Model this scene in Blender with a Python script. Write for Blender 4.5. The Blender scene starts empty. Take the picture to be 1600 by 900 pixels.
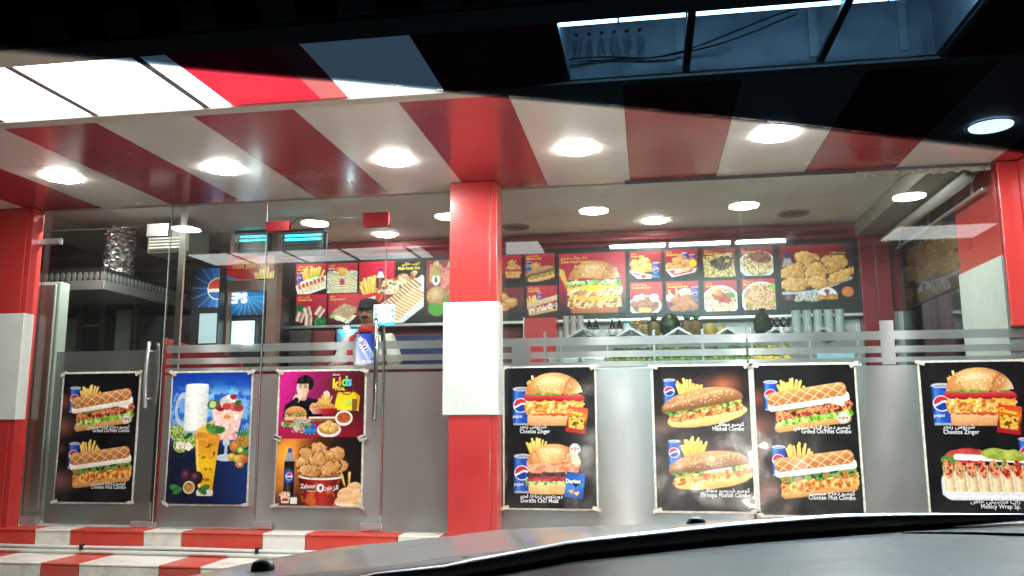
import bpy, bmesh, math, random
import numpy as np
from mathutils import Vector, Matrix

random.seed(7)
SC = bpy.context.scene
COL = SC.collection
PI = math.pi

# ------------------------------------------------------------------ camera (inside the parked car, 5.7 m from the shop glass)
FOC, PITCH, YAW, ROLL = 1295.95, 0.15798, 0.16128, -0.004576     # focal length in pixels of a 1600 px wide frame
DIST = 5.7
cy, sy, cp, sp, cr, sr = (math.cos(YAW), math.sin(YAW), math.cos(PITCH), math.sin(PITCH), math.cos(ROLL), math.sin(ROLL))
VIEW = (np.array([[cr, -sr, 0], [sr, cr, 0], [0, 0, 1]]) @ np.array([[1, 0, 0], [0, 0, -1], [0, 1, 0]])
        @ np.array([[1, 0, 0], [0, cp, sp], [0, -sp, cp]]) @ np.array([[cy, sy, 0], [-sy, cy, 0], [0, 0, 1]]))
cam = bpy.data.cameras.new('camera')
cam.sensor_width = 36.0
cam.lens = FOC / 1600 * 36
cam.clip_start, cam.clip_end = 0.02, 500
cam_o = bpy.data.objects.new('camera', cam)
COL.objects.link(cam_o)
cam_o.matrix_world = Matrix(((VIEW[0][0], -VIEW[1][0], -VIEW[2][0], 0), (VIEW[0][1], -VIEW[1][1], -VIEW[2][1], -DIST),
                             (VIEW[0][2], -VIEW[1][2], -VIEW[2][2], 0), (0, 0, 0, 1)))
SC.camera = cam_o


def ray(px, py):
    return VIEW.T @ np.array([(px - 800) / FOC, (py - 450) / FOC, 1.0])


def at(px, py, Y):                       # the point of the plane y = Y that the photograph shows at a pixel: (x, z)
    d = ray(px, py)
    t = (Y + DIST) / d[1]
    return d[0] * t, d[2] * t


def onz(px, py, z):                      # the same on a level plane: (x, y)
    d = ray(px, py)
    t = z / d[2]
    return d[0] * t, d[1] * t - DIST


# ------------------------------------------------------------------ night sky and exposure
world = bpy.data.worlds.new('World')
SC.world = world
world.use_nodes = True
wn = world.node_tree.nodes
sky = wn.new('ShaderNodeTexSky')
sky.sky_type = 'NISHITA'
sky.sun_disc = False
sky.sun_elevation = math.radians(-4)
sky.sun_rotation = math.radians(200)
world.node_tree.links.new(sky.outputs[0], wn['Background'].inputs[0])
wn['Background'].inputs[1].default_value = 0.06
SC.view_settings.view_transform = 'Standard'
SC.view_settings.look = 'None'
SC.view_settings.exposure = 0.0
SC.view_settings.gamma = 1.0
SC.cycles.max_bounces = 10
SC.cycles.transparent_max_bounces = 24
SC.cycles.sample_clamp_indirect = 6.0
SC.cycles.caustics_reflective = False
SC.cycles.caustics_refractive = False

# lamp levels
L_OUT, L_IN, L_TUBE, L_PANEL = 190.0, 80.0, 800.0, 5.5
L_FILL = 225.0  # level of the added fill lamps behind the glass
HEAD_W = 60.0

# ------------------------------------------------------------------ materials
MATS = {}


def mat(name, col, rough=0.5, metal=0.0, var=0.06, scale=6.0, bump=0.0, bscale=60.0, spec=0.5, coat=0.0, dirt=None):
    if name in MATS:
        return MATS[name]
    m = bpy.data.materials.new(name)
    m.use_nodes = True
    nt = m.node_tree
    b = nt.nodes['Principled BSDF']
    b.inputs['Roughness'].default_value = rough
    b.inputs['Metallic'].default_value = metal
    b.inputs['Specular IOR Level'].default_value = spec
    b.inputs['Coat Weight'].default_value = coat
    b.inputs['Coat Roughness'].default_value = 0.12
    tc = nt.nodes.new('ShaderNodeTexCoord')
    nz = nt.nodes.new('ShaderNodeTexNoise')
    nz.inputs['Scale'].default_value = scale
    nz.inputs['Detail'].default_value = 6
    nt.links.new(tc.outputs['Object'], nz.inputs['Vector'])
    rp = nt.nodes.new('ShaderNodeValToRGB')
    c = Vector(col)
    rp.color_ramp.elements[0].position = 0.3
    rp.color_ramp.elements[1].position = 0.7
    rp.color_ramp.elements[0].color = (*(c * (1 - var)), 1)
    rp.color_ramp.elements[1].color = (*[min(1, x * (1 + var)) for x in c], 1)
    nt.links.new(nz.outputs['Fac'], rp.inputs[0])
    out = rp.outputs[0]
    if dirt:
        n2 = nt.nodes.new('ShaderNodeTexNoise')
        n2.inputs['Scale'].default_value = dirt[1]
        n2.inputs['Detail'].default_value = 8
        n2.inputs['Roughness'].default_value = 0.7
        nt.links.new(tc.outputs['Object'], n2.inputs['Vector'])
        r2 = nt.nodes.new('ShaderNodeValToRGB')
        r2.color_ramp.elements[0].position = 0.45
        r2.color_ramp.elements[1].position = 0.74
        mx = nt.nodes.new('ShaderNodeMix')
        mx.data_type = 'RGBA'
        nt.links.new(n2.outputs['Fac'], r2.inputs[0])
        ml = nt.nodes.new('ShaderNodeMath')
        ml.operation = 'MULTIPLY'
        ml.inputs[1].default_value = dirt[2]
        nt.links.new(r2.outputs[0], ml.inputs[0])
        nt.links.new(ml.outputs[0], mx.inputs['Factor'])
        nt.links.new(out, mx.inputs['A'])
        mx.inputs['B'].default_value = (*dirt[0], 1)
        out = mx.outputs['Result']
    nt.links.new(out, b.inputs['Base Color'])
    # roughness varies a little everywhere: smudges
    mr = nt.nodes.new('ShaderNodeMapRange')
    mr.inputs['To Min'].default_value = max(0.02, rough - 0.1)
    mr.inputs['To Max'].default_value = min(1, rough + 0.1)
    nt.links.new(nz.outputs['Fac'], mr.inputs['Value'])
    nt.links.new(mr.outputs[0], b.inputs['Roughness'])
    if bump:
        n3 = nt.nodes.new('ShaderNodeTexNoise')
        n3.inputs['Scale'].default_value = bscale
        n3.inputs['Detail'].default_value = 5
        nt.links.new(tc.outputs['Object'], n3.inputs['Vector'])
        bp = nt.nodes.new('ShaderNodeBump')
        bp.inputs['Strength'].default_value = bump
        bp.inputs['Distance'].default_value = 0.01
        nt.links.new(n3.outputs['Fac'], bp.inputs['Height'])
        nt.links.new(bp.outputs[0], b.inputs['Normal'])
    MATS[name] = m
    return m


def emit(name, col, strength, base=(0.8, 0.8, 0.8)):
    if name in MATS:
        return MATS[name]
    m = bpy.data.materials.new(name)
    m.use_nodes = True
    b = m.node_tree.nodes['Principled BSDF']
    b.inputs['Base Color'].default_value = (*base, 1)
    b.inputs['Roughness'].default_value = 0.4
    b.inputs['Emission Color'].default_value = (*col, 1)
    b.inputs['Emission Strength'].default_value = strength
    MATS[name] = m
    return m


def glass(name, tint=(0.9, 0.96, 0.94), ior=1.5, rough=0.0, dust=0.006):
    if name in MATS:
        return MATS[name]
    m = bpy.data.materials.new(name)
    m.use_nodes = True
    nt = m.node_tree
    nt.nodes.remove(nt.nodes['Principled BSDF'])
    tr = nt.nodes.new('ShaderNodeBsdfTransparent')
    tr.inputs[0].default_value = (*tint, 1)
    df = nt.nodes.new('ShaderNodeBsdfDiffuse')
    df.inputs[0].default_value = (.8, .82, .8, 1)
    tc = nt.nodes.new('ShaderNodeTexCoord')
    nz = nt.nodes.new('ShaderNodeTexNoise')
    nz.inputs['Scale'].default_value = 2.5
    nz.inputs['Detail'].default_value = 9
    nz.inputs['Roughness'].default_value = .72
    nt.links.new(tc.outputs['Object'], nz.inputs['Vector'])
    mr = nt.nodes.new('ShaderNodeMapRange')            # a film of dust and wiping marks
    mr.inputs['From Min'].default_value, mr.inputs['From Max'].default_value = .35, .75
    mr.inputs['To Min'].default_value, mr.inputs['To Max'].default_value = dust * .6, dust * 1.7
    nt.links.new(nz.outputs['Fac'], mr.inputs['Value'])
    dm = nt.nodes.new('ShaderNodeMixShader')
    nt.links.new(mr.outputs[0], dm.inputs[0])
    nt.links.new(tr.outputs[0], dm.inputs[1])
    nt.links.new(df.outputs[0], dm.inputs[2])
    gl = nt.nodes.new('ShaderNodeBsdfGlossy')
    gl.inputs['Roughness'].default_value = rough
    fr = nt.nodes.new('ShaderNodeFresnel')
    fr.inputs[0].default_value = ior
    mx = nt.nodes.new('ShaderNodeMixShader')
    nt.links.new(fr.outputs[0], mx.inputs[0])
    nt.links.new(dm.outputs[0], mx.inputs[1])
    nt.links.new(gl.outputs[0], mx.inputs[2])
    nt.links.new(mx.outputs[0], nt.nodes['Material Output'].inputs[0])
    MATS[name] = m
    return m


def frost(name, col, transl, thru, gloss=0.13, grough=0.34):
    """Etched film: part scattered through, part straight through a rough refraction, part dull reflection, with faint brushed streaks."""
    if name in MATS:
        return MATS[name]
    m = bpy.data.materials.new(name)
    m.use_nodes = True
    nt = m.node_tree
    L = nt.links.new
    nt.nodes.remove(nt.nodes['Principled BSDF'])
    tc = nt.nodes.new('ShaderNodeTexCoord')
    mp = nt.nodes.new('ShaderNodeMapping')
    mp.inputs['Scale'].default_value = (3, 3, 3)
    nz = nt.nodes.new('ShaderNodeTexNoise')
    nz.inputs['Scale'].default_value = 2.0
    nz.inputs['Detail'].default_value = 7
    L(tc.outputs['Object'], mp.inputs[0])
    L(mp.outputs[0], nz.inputs['Vector'])
    rp = nt.nodes.new('ShaderNodeValToRGB')
    rp.color_ramp.elements[0].position, rp.color_ramp.elements[1].position = 0.3, 0.7
    rp.color_ramp.elements[0].color = (*[c * 0.84 for c in col], 1)
    rp.color_ramp.elements[1].color = (*[c * 1.14 for c in col], 1)
    L(nz.outputs['Fac'], rp.inputs[0])
    sm = nt.nodes.new('ShaderNodeTexNoise')
    sm.inputs['Scale'].default_value = 1.6
    sm.inputs['Detail'].default_value = 10
    sm.inputs['Roughness'].default_value = .75
    sm.inputs['Distortion'].default_value = 1.2
    L(tc.outputs['Object'], sm.inputs['Vector'])
    sr = nt.nodes.new('ShaderNodeMapRange')
    sr.inputs['From Min'].default_value, sr.inputs['From Max'].default_value = .3, .7
    sr.inputs['To Min'].default_value, sr.inputs['To Max'].default_value = grough - .08, grough + .12
    L(sm.outputs['Fac'], sr.inputs['Value'])
    df = nt.nodes.new('ShaderNodeBsdfDiffuse')
    tl = nt.nodes.new('ShaderNodeBsdfTranslucent')
    L(rp.outputs[0], df.inputs[0])
    tl.inputs[0].default_value = (0.8, 0.84, 0.83, 1)
    a = nt.nodes.new('ShaderNodeMixShader')
    a.inputs[0].default_value = transl
    L(df.outputs[0], a.inputs[1])
    L(tl.outputs[0], a.inputs[2])
    rf = nt.nodes.new('ShaderNodeBsdfRefraction')
    rf.inputs['Roughness'].default_value = 0.3
    rf.inputs['IOR'].default_value = 1.12
    rf.inputs[0].default_value = (0.86, 0.9, 0.89, 1)
    b = nt.nodes.new('ShaderNodeMixShader')
    b.inputs[0].default_value = thru
    L(a.outputs[0], b.inputs[1])
    L(rf.outputs[0], b.inputs[2])
    gl = nt.nodes.new('ShaderNodeBsdfGlossy')
    L(sr.outputs[0], gl.inputs['Roughness'])
    gl.inputs['Anisotropy'].default_value = 0.75          # brushed look: lamps smear up and down
    tg = nt.nodes.new('ShaderNodeCombineXYZ')
    tg.inputs[0].default_value = 1.0
    L(tg.outputs[0], gl.inputs['Tangent'])
    c = nt.nodes.new('ShaderNodeMixShader')
    c.inputs[0].default_value = gloss
    L(b.outputs[0], c.inputs[1])
    L(gl.outputs[0], c.inputs[2])
    L(c.outputs[0], nt.nodes['Material Output'].inputs[0])
    MATS[name] = m
    return m


def print_mat(name, rough=0.25, emi=0.0, coat=0.0):
    """Printed sheet: the colour of the ink is stored on the mesh, the sheet's gloss and fine buckles come from nodes."""
    if name in MATS:
        return MATS[name]
    m = bpy.data.materials.new(name)
    m.use_nodes = True
    nt = m.node_tree
    b = nt.nodes['Principled BSDF']
    at_ = nt.nodes.new('ShaderNodeAttribute')
    at_.attribute_name = 'ink'
    nt.links.new(at_.outputs['Color'], b.inputs['Base Color'])
    b.inputs['Roughness'].default_value = rough
    b.inputs['Coat Weight'].default_value = coat
    if emi:
        nt.links.new(at_.outputs['Color'], b.inputs['Emission Color'])
        b.inputs['Emission Strength'].default_value = emi
    tc = nt.nodes.new('ShaderNodeTexCoord')
    nz = nt.nodes.new('ShaderNodeTexNoise')
    nz.inputs['Scale'].default_value = 9
    nz.inputs['Detail'].default_value = 4
    bp = nt.nodes.new('ShaderNodeBump')
    bp.inputs['Strength'].default_value = 0.1
    bp.inputs['Distance'].default_value = 0.02
    nt.links.new(tc.outputs['Object'], nz.inputs['Vector'])
    nt.links.new(nz.outputs['Fac'], bp.inputs['Height'])
    nt.links.new(bp.outputs[0], b.inputs['Normal'])
    MATS[name] = m
    return m


# ------------------------------------------------------------------ object helpers
def tag(o, label=None, cat=None, group=None, kind=None):
    for k, v in (('label', label), ('category', cat), ('group', group), ('kind', kind)):
        if v:
            o[k] = v
    return o


def empty(name, loc, label=None, cat=None, group=None, kind=None):
    o = bpy.data.objects.new(name, None)
    o.empty_display_size = 0.1
    COL.objects.link(o)
    o.location = loc
    tag(o, label, cat, group, kind)
    return o


def link(o, parent=None):
    COL.objects.link(o)
    if parent is not None:
        o.parent = parent
        base = Vector((0, 0, 0))
        p = parent
        while p is not None:
            base += Vector(p.location)
            p = p.parent
        o.location = Vector(o.location) - base
    return o


class MB:
    """Collects shapes in world coordinates and links them as ONE mesh object."""

    def __init__(s):
        s.v, s.f, s.m, s.sm = [], [], [], []
        s.cur = 0
        s.smooth = False

    def add(s, vs, fs):
        o = len(s.v)
        s.v += [tuple(v) for v in vs]
        for f in fs:
            s.f.append([i + o for i in f])
            s.m.append(s.cur)
            s.sm.append(s.smooth)
        return s

    def box(s, x0, x1, y0, y1, z0, z1, bev=0.0):
        x0, x1 = sorted((x0, x1)); y0, y1 = sorted((y0, y1)); z0, z1 = sorted((z0, z1))
        if bev:
            b = min(bev, (x1 - x0) * .45, (y1 - y0) * .45, (z1 - z0) * .45)
            bm = bmesh.new()
            bmesh.ops.create_cube(bm, size=1)
            for v in bm.verts:
                v.co = Vector(((x0 + x1) / 2 + v.co.x * (x1 - x0), (y0 + y1) / 2 + v.co.y * (y1 - y0), (z0 + z1) / 2 + v.co.z * (z1 - z0)))
            bmesh.ops.bevel(bm, geom=bm.edges[:], offset=b, segments=2, affect='EDGES', profile=0.5)
            bm.verts.index_update()
            s.add([v.co for v in bm.verts], [[v.index for v in f.verts] for f in bm.faces])
            bm.free()
            return s
        return s.add([(x0, y0, z0), (x1, y0, z0), (x1, y1, z0), (x0, y1, z0), (x0, y0, z1), (x1, y0, z1), (x1, y1, z1), (x0, y1, z1)],
                     [(0, 3, 2, 1), (4, 5, 6, 7), (0, 1, 5, 4), (1, 2, 6, 5), (2, 3, 7, 6), (3, 0, 4, 7)])

    def prism(s, poly, axis, a, b):
        """poly of (u, v) pulled along an axis: 'x' -> (y, z), 'y' -> (x, z), 'z' -> (x, y)."""
        def P(u, v, w):
            return (w, u, v) if axis == 'x' else (u, w, v) if axis == 'y' else (u, v, w)
        n = len(poly)
        s.add([P(u, v, a) for u, v in poly] + [P(u, v, b) for u, v in poly],
              [list(range(n))[::-1], list(range(n, 2 * n))] + [(i, (i + 1) % n, n + (i + 1) % n, n + i) for i in range(n)])
        return s

    def tube(s, pts, r, n=8, cap=True):
        pts = [Vector(p) for p in pts]
        rs = r if isinstance(r, (list, tuple)) else [r] * len(pts)
        vs, fs = [], []
        up = None
        for i, p in enumerate(pts):
            d = (pts[min(i + 1, len(pts) - 1)] - pts[max(i - 1, 0)]).normalized()
            if up is None:
                up = Vector((0, 0, 1)) if abs(d.z) < 0.9 else Vector((1, 0, 0))
            a = d.cross(up).normalized()
            b = a.cross(d).normalized()
            up = b
            vs += [p + (a * math.cos(t) + b * math.sin(t)) * rs[i] for t in (2 * PI * k / n for k in range(n))]
        for i in range(len(pts) - 1):
            fs += [(i * n + k, i * n + (k + 1) % n, (i + 1) * n + (k + 1) % n, (i + 1) * n + k) for k in range(n)]
        if cap:
            fs += [list(range(n))[::-1], list(range((len(pts) - 1) * n, len(pts) * n))]
        return s.add(vs, fs)

    def lathe(s, prof, c, n=20, axis='z'):
        """prof of (radius, height)."""
        vs, fs = [], []
        for r, h in prof:
            for k in range(n):
                t = 2 * PI * k / n
                q = (r * math.cos(t), r * math.sin(t), h)
                if axis == 'y':
                    q = (q[0], q[2], q[1])
                vs.append((c[0] + q[0], c[1] + q[1], c[2] + q[2]))
        m = len(prof)
        for i in range(m - 1):
            fs += [(i * n + k, i * n + (k + 1) % n, (i + 1) * n + (k + 1) % n, (i + 1) * n + k) for k in range(n)]
        fs += [list(range(n))[::-1], list(range((m - 1) * n, m * n))]
        return s.add(vs, fs)

    def ball(s, c, r, nu=12, nv=8, wob=0.0):
        vs, fs = [(c[0], c[1], c[2] - r[2])], []
        for j in range(1, nv):
            ph = -PI / 2 + PI * j / nv
            for k in range(nu):
                w = 1 + random.uniform(-wob, wob)
                vs.append((c[0] + r[0] * math.cos(ph) * math.cos(2 * PI * k / nu) * w, c[1] + r[1] * math.cos(ph) * math.sin(2 * PI * k / nu) * w, c[2] + r[2] * math.sin(ph) * w))
        vs.append((c[0], c[1], c[2] + r[2]))
        for k in range(nu):
            fs.append((0, 1 + (k + 1) % nu, 1 + k))
            fs.append((len(vs) - 1, 1 + (nv - 2) * nu + k, 1 + (nv - 2) * nu + (k + 1) % nu))
        for j in range(nv - 2):
            fs += [(1 + j * nu + k, 1 + j * nu + (k + 1) % nu, 1 + (j + 1) * nu + (k + 1) % nu, 1 + (j + 1) * nu + k) for k in range(nu)]
        return s.add(vs, fs)

    def grid(s, rows):
        n = len(rows[0])
        return s.add([p for r in rows for p in r],
                     [(i * n + k, i * n + k + 1, (i + 1) * n + k + 1, (i + 1) * n + k) for i in range(len(rows) - 1) for k in range(n - 1)])

    def build(s, name, mats, parent=None, origin=None, fix=True):
        if not isinstance(mats, (list, tuple)):
            mats = [mats]
        me = bpy.data.meshes.new(name)
        og = Vector(origin) if origin is not None else (Vector(s.v[0]) * 0)
        if origin is None and parent is not None:
            p = parent
            while p is not None:
                og += Vector(p.location)
                p = p.parent
        me.from_pydata([tuple(Vector(v) - og) for v in s.v], [], s.f)
        me.polygons.foreach_set('material_index', s.m)
        me.polygons.foreach_set('use_smooth', s.sm)
        for m in mats:
            me.materials.append(m)
        if fix:
            bm = bmesh.new()
            bm.from_mesh(me)
            bmesh.ops.recalc_face_normals(bm, faces=bm.faces)
            bm.to_mesh(me)
            bm.free()
        me.update()
        o = bpy.data.objects.new(name, me)
        o.location = og
        return link(o, parent)


def children(o):
    return [c for c in bpy.data.objects if c.parent == o]


def dup(o, loc=None, label=None, parent=None, kids=None):
    c = o.copy()
    COL.objects.link(c)
    if parent is not None:
        c.parent = parent
    if loc is not None:
        c.location = loc
    if label:
        c['label'] = label
    for ch in (kids if kids is not None else children(o)):
        dup(ch, parent=c)
    return c


# Arabic is written with ready-joined letter forms, last letter first, because the text object does not join letters
_AR = {'ا': (0xFE8D, 2), 'ب': (0xFE8F, 4), 'ة': (0xFE93, 2), 'ت': (0xFE95, 4), 'ج': (0xFE9D, 4), 'ح': (0xFEA1, 4), 'خ': (0xFEA5, 4), 'د': (0xFEA9, 2), 'ر': (0xFEAD, 2),
       'ز': (0xFEAF, 2), 'س': (0xFEB1, 4), 'ش': (0xFEB5, 4), 'ص': (0xFEB9, 4), 'ط': (0xFEC1, 4), 'ع': (0xFEC9, 4), 'ف': (0xFED1, 4), 'ق': (0xFED5, 4), 'ك': (0xFED9, 4),
       'ل': (0xFEDD, 4), 'م': (0xFEE1, 4), 'ن': (0xFEE5, 4), 'ه': (0xFEE9, 4), 'و': (0xFEED, 2), 'ي': (0xFEF1, 4)}


def arabic(t):
    out = []
    for i, ch in enumerate(t):
        if ch not in _AR:
            out.append(ch)
            continue
        base, n = _AR[ch]
        prev = i > 0 and t[i - 1] in _AR and _AR[t[i - 1]][1] == 4
        nxt = n == 4 and i + 1 < len(t) and t[i + 1] in _AR
        out.append(chr(base + (3 if prev and nxt else 1 if prev else 2 if nxt else 0)))
    return ''.join(reversed(out))


def lettering(body, x, z, size, Y, m, parent, align='LEFT', bold=0.0, rot=0.0, squeeze=1.0, name='lettering'):
    """Flat print on an upright sheet that faces the street."""
    c = bpy.data.curves.new(name, 'FONT')
    c.body = body
    c.size = size
    c.align_x = align
    c.offset = bold * size
    c.resolution_u = 2
    t = bpy.data.objects.new(name, c)
    COL.objects.link(t)
    dg = bpy.context.evaluated_depsgraph_get()
    me = bpy.data.meshes.new_from_object(t.evaluated_get(dg), depsgraph=dg)
    bpy.data.objects.remove(t)
    bpy.data.curves.remove(c)
    me.name = name
    n = len(me.vertices)
    co = np.empty(n * 3)
    me.vertices.foreach_get('co', co)
    co = co.reshape(-1, 3)
    X, Z = co[:, 0] * squeeze, co[:, 1]
    q = np.stack([X * math.cos(rot) - Z * math.sin(rot), np.zeros(n), X * math.sin(rot) + Z * math.cos(rot)], 1)
    me.vertices.foreach_set('co', q.ravel())
    me.materials.clear()
    me.materials.append(m)
    me.update()
    o = bpy.data.objects.new(name, me)
    o.location = (x, Y, z)
    return link(o, parent)
# ------------------------------------------------------------------ printed pictures: a small painter that works out the ink of every point of a sheet
def _hash(ix, iy, seed):
    h = (ix.astype(np.int64) * 374761393 + iy.astype(np.int64) * 668265263 + seed * 974634) & 0xFFFFFFFF
    h = ((h ^ (h >> 13)) * 1274126177) & 0xFFFFFFFF
    return ((h ^ (h >> 16)) & 0xFFFF) / 65535.0


def vnoise(x, y, seed=0):
    ix, iy = np.floor(x), np.floor(y)
    fx, fy = x - ix, y - iy
    fx, fy = fx * fx * (3 - 2 * fx), fy * fy * (3 - 2 * fy)
    a, b, c, d = _hash(ix, iy, seed), _hash(ix + 1, iy, seed), _hash(ix, iy + 1, seed), _hash(ix + 1, iy + 1, seed)
    return (a * (1 - fx) + b * fx) * (1 - fy) + (c * (1 - fx) + d * fx) * fy


def fbm(x, y, seed=0, octv=3):
    t, w, k = 0, 0, 1.0
    for i in range(octv):
        t = t + vnoise(x * 2 ** i, y * 2 ** i, seed + i * 17) * k
        w += k
        k *= 0.55
    return t / w


def ramp(t, *stops):
    p = [s[0] for s in stops]
    return np.stack([np.interp(t, p, [s[1][k] for s in stops]) for k in range(3)], -1)


class Art:
    def __init__(s, asp, n, bg=(20, 19, 22)):
        s.W, s.H, s.asp = n, int(round(n * asp)), asp
        u = np.linspace(0, 1, s.W)
        v = np.linspace(0, asp, s.H)
        s.U, s.V = np.meshgrid(u, v)
        s.rgb = np.zeros((s.H, s.W, 3))
        s.rgb[:] = bg
        s.words = []
        s.whole()

    def whole(s):
        s.sl = (slice(0, s.H), slice(0, s.W))
        s.x, s.y, s.aa = s.U, s.V, 1.0 / s.W
        return s

    def at(s, u, v, sc, rot=0.0, reach=0.75, flip=1):
        r = sc * reach
        i0, i1 = int(max(0, (u - r) * s.W)), int(min(s.W, (u + r) * s.W + 2))
        j0, j1 = int(max(0, (v - r) * s.W)), int(min(s.H, (v + r) * s.W + 2))
        s.sl = (slice(min(j0, s.H - 1), max(j1, 1)), slice(min(i0, s.W - 1), max(i1, 1)))
        X, Y = (s.U[s.sl] - u) / sc, (s.V[s.sl] - v) / sc
        c, n = math.cos(rot), math.sin(rot)
        s.x, s.y = (X * c + Y * n) * flip, -X * n + Y * c
        s.aa = 1.0 / (s.W * sc)
        return s

    def n(s, f, seed=0, o=3):
        return fbm(s.x * f + 31, s.y * f + 57, seed, o)

    def fill(s, sd, col, a=1.0, soft=0.0):
        m = np.clip(sd / (s.aa + soft) + 0.5, 0, 1)[..., None] * a
        s.rgb[s.sl] = s.rgb[s.sl] * (1 - m) + np.asarray(col, float) * m
        return s

    def ell(s, cx, cy, rx, ry, rot=0.0):
        c, n = math.cos(rot), math.sin(rot)
        X, Y = s.x - cx, s.y - cy
        X, Y = X * c + Y * n, -X * n + Y * c
        return (1 - np.sqrt((X / rx) ** 2 + (Y / ry) ** 2)) * min(rx, ry)

    def box(s, cx, cy, hx, hy, r=0.02):
        qx, qy = np.abs(s.x - cx) - hx + r, np.abs(s.y - cy) - hy + r
        return -(np.hypot(np.maximum(qx, 0), np.maximum(qy, 0)) + np.minimum(np.maximum(qx, qy), 0) - r)

    def cap(s, x0, y0, x1, y1, r):
        dx, dy = x1 - x0, y1 - y0
        t = np.clip(((s.x - x0) * dx + (s.y - y0) * dy) / (dx * dx + dy * dy + 1e-9), 0, 1)
        return r - np.hypot(s.x - x0 - t * dx, s.y - y0 - t * dy)

    def poly(s, pts):
        inside = np.zeros(s.x.shape, bool)
        d = np.full(s.x.shape, 9.0)
        for (ax, ay), (bx, by) in zip(pts, pts[1:] + pts[:1]):
            ex, ey = bx - ax, by - ay
            t = np.clip(((s.x - ax) * ex + (s.y - ay) * ey) / (ex * ex + ey * ey + 1e-12), 0, 1)
            d = np.minimum(d, np.hypot(s.x - ax - t * ex, s.y - ay - t * ey))
            cr_ = ((ay > s.y) != (by > s.y)) & (s.x < (bx - ax) * (s.y - ay) / (by - ay + 1e-12) + ax)
            inside ^= cr_
        return np.where(inside, d, -d)

    def rough(s, sd, amp, f, seed=0):
        return sd + (s.n(f, seed, 2) - 0.5) * amp

    def crust(s, f=18, seed=0, dark=(120, 58, 20), mid=(205, 128, 52), lite=(244, 200, 120)):
        a = s.n(f, seed, 3)
        e = 0.25 / f
        b = fbm((s.x + e) * f + 31, (s.y + e) * f + 57, seed, 3)
        t = np.clip(0.5 + (a - 0.5) * 1.3 + (b - a) * 2.6, 0, 1)
        return ramp(t, (0.12, dark), (0.5, mid), (0.9, lite))

    def mottle(s, f, seed, *cols):
        t = np.clip((s.n(f, seed, 3) - 0.5) * 2.2 + 0.5, 0, 1)
        k = len(cols)
        return ramp(t, *[(i / (k - 1), c) for i, c in enumerate(cols)])

    def word(s, body, u, v, size, align='LEFT', col='white', bold=0.004, rot=0.0, squeeze=1.0):
        s.words.append((body, u, v, size, align, col, bold, rot, squeeze))


def can(A, u, v, h, rot=0.0, word=True):
    A.at(u, v, h, rot)
    A.fill(A.box(0, .02, .245, .47, .07), ramp(A.x, (-.25, (6, 24, 80)), (-.14, (60, 118, 205)), (-.02, (26, 76, 178)), (.16, (18, 58, 152)), (.27, (5, 20, 70))))
    A.fill(A.ell(0, -.445, .23, .055), (205, 212, 220))
    A.fill(A.ell(0, -.44, .18, .035), (130, 138, 150))
    A.fill(A.ell(-.02, -.02, .2, .19), (236, 238, 244))
    w = A.y + .02 + .05 * np.sin(A.x * 12 + 1)
    A.fill(np.minimum(A.ell(-.02, -.02, .18, .17), -w - .02), (206, 30, 46))
    A.fill(np.minimum(A.ell(-.02, -.02, .18, .17), w - .03), (16, 52, 150))
    if word and h > .24:
        A.word('pepsi', u - .23 * h, v + .3 * h, .12 * h, 'LEFT', 'white', 0.0)
    A.fill(A.box(0, .47, .22, .025, .02), (150, 158, 170))


def fries(A, u, v, w, seed=1, k=15):
    rnd = random.Random(seed)
    A.at(u, v, w)
    for i in range(k):
        a = (i * 7 % k) / (k - 1) - .5
        h = rnd.uniform(.25, .5) - abs(a) * .3
        q = (a * .55, .4, a * 1.0 + rnd.uniform(-.06, .06), -h, .042)
        A.fill(A.cap(*q[:4], .055), (150, 92, 24))
        A.fill(A.cap(*q[:4], .044), ramp(A.y, (-.5, (252, 222, 120)), (.2, (236, 178, 66)), (.5, (190, 120, 40))) + (rnd.random() - .5) * 24)


def seeds(A, cx, cy, rx, ry, k, seed, r=.012):
    rnd = random.Random(seed)
    for _ in range(k):
        t, q = rnd.uniform(0, 2 * PI), math.sqrt(rnd.random())
        A.fill(A.ell(cx + rx * q * math.cos(t), cy + ry * q * math.sin(t), r, r * .65, rnd.uniform(0, 3)), (248, 226, 178))


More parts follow.
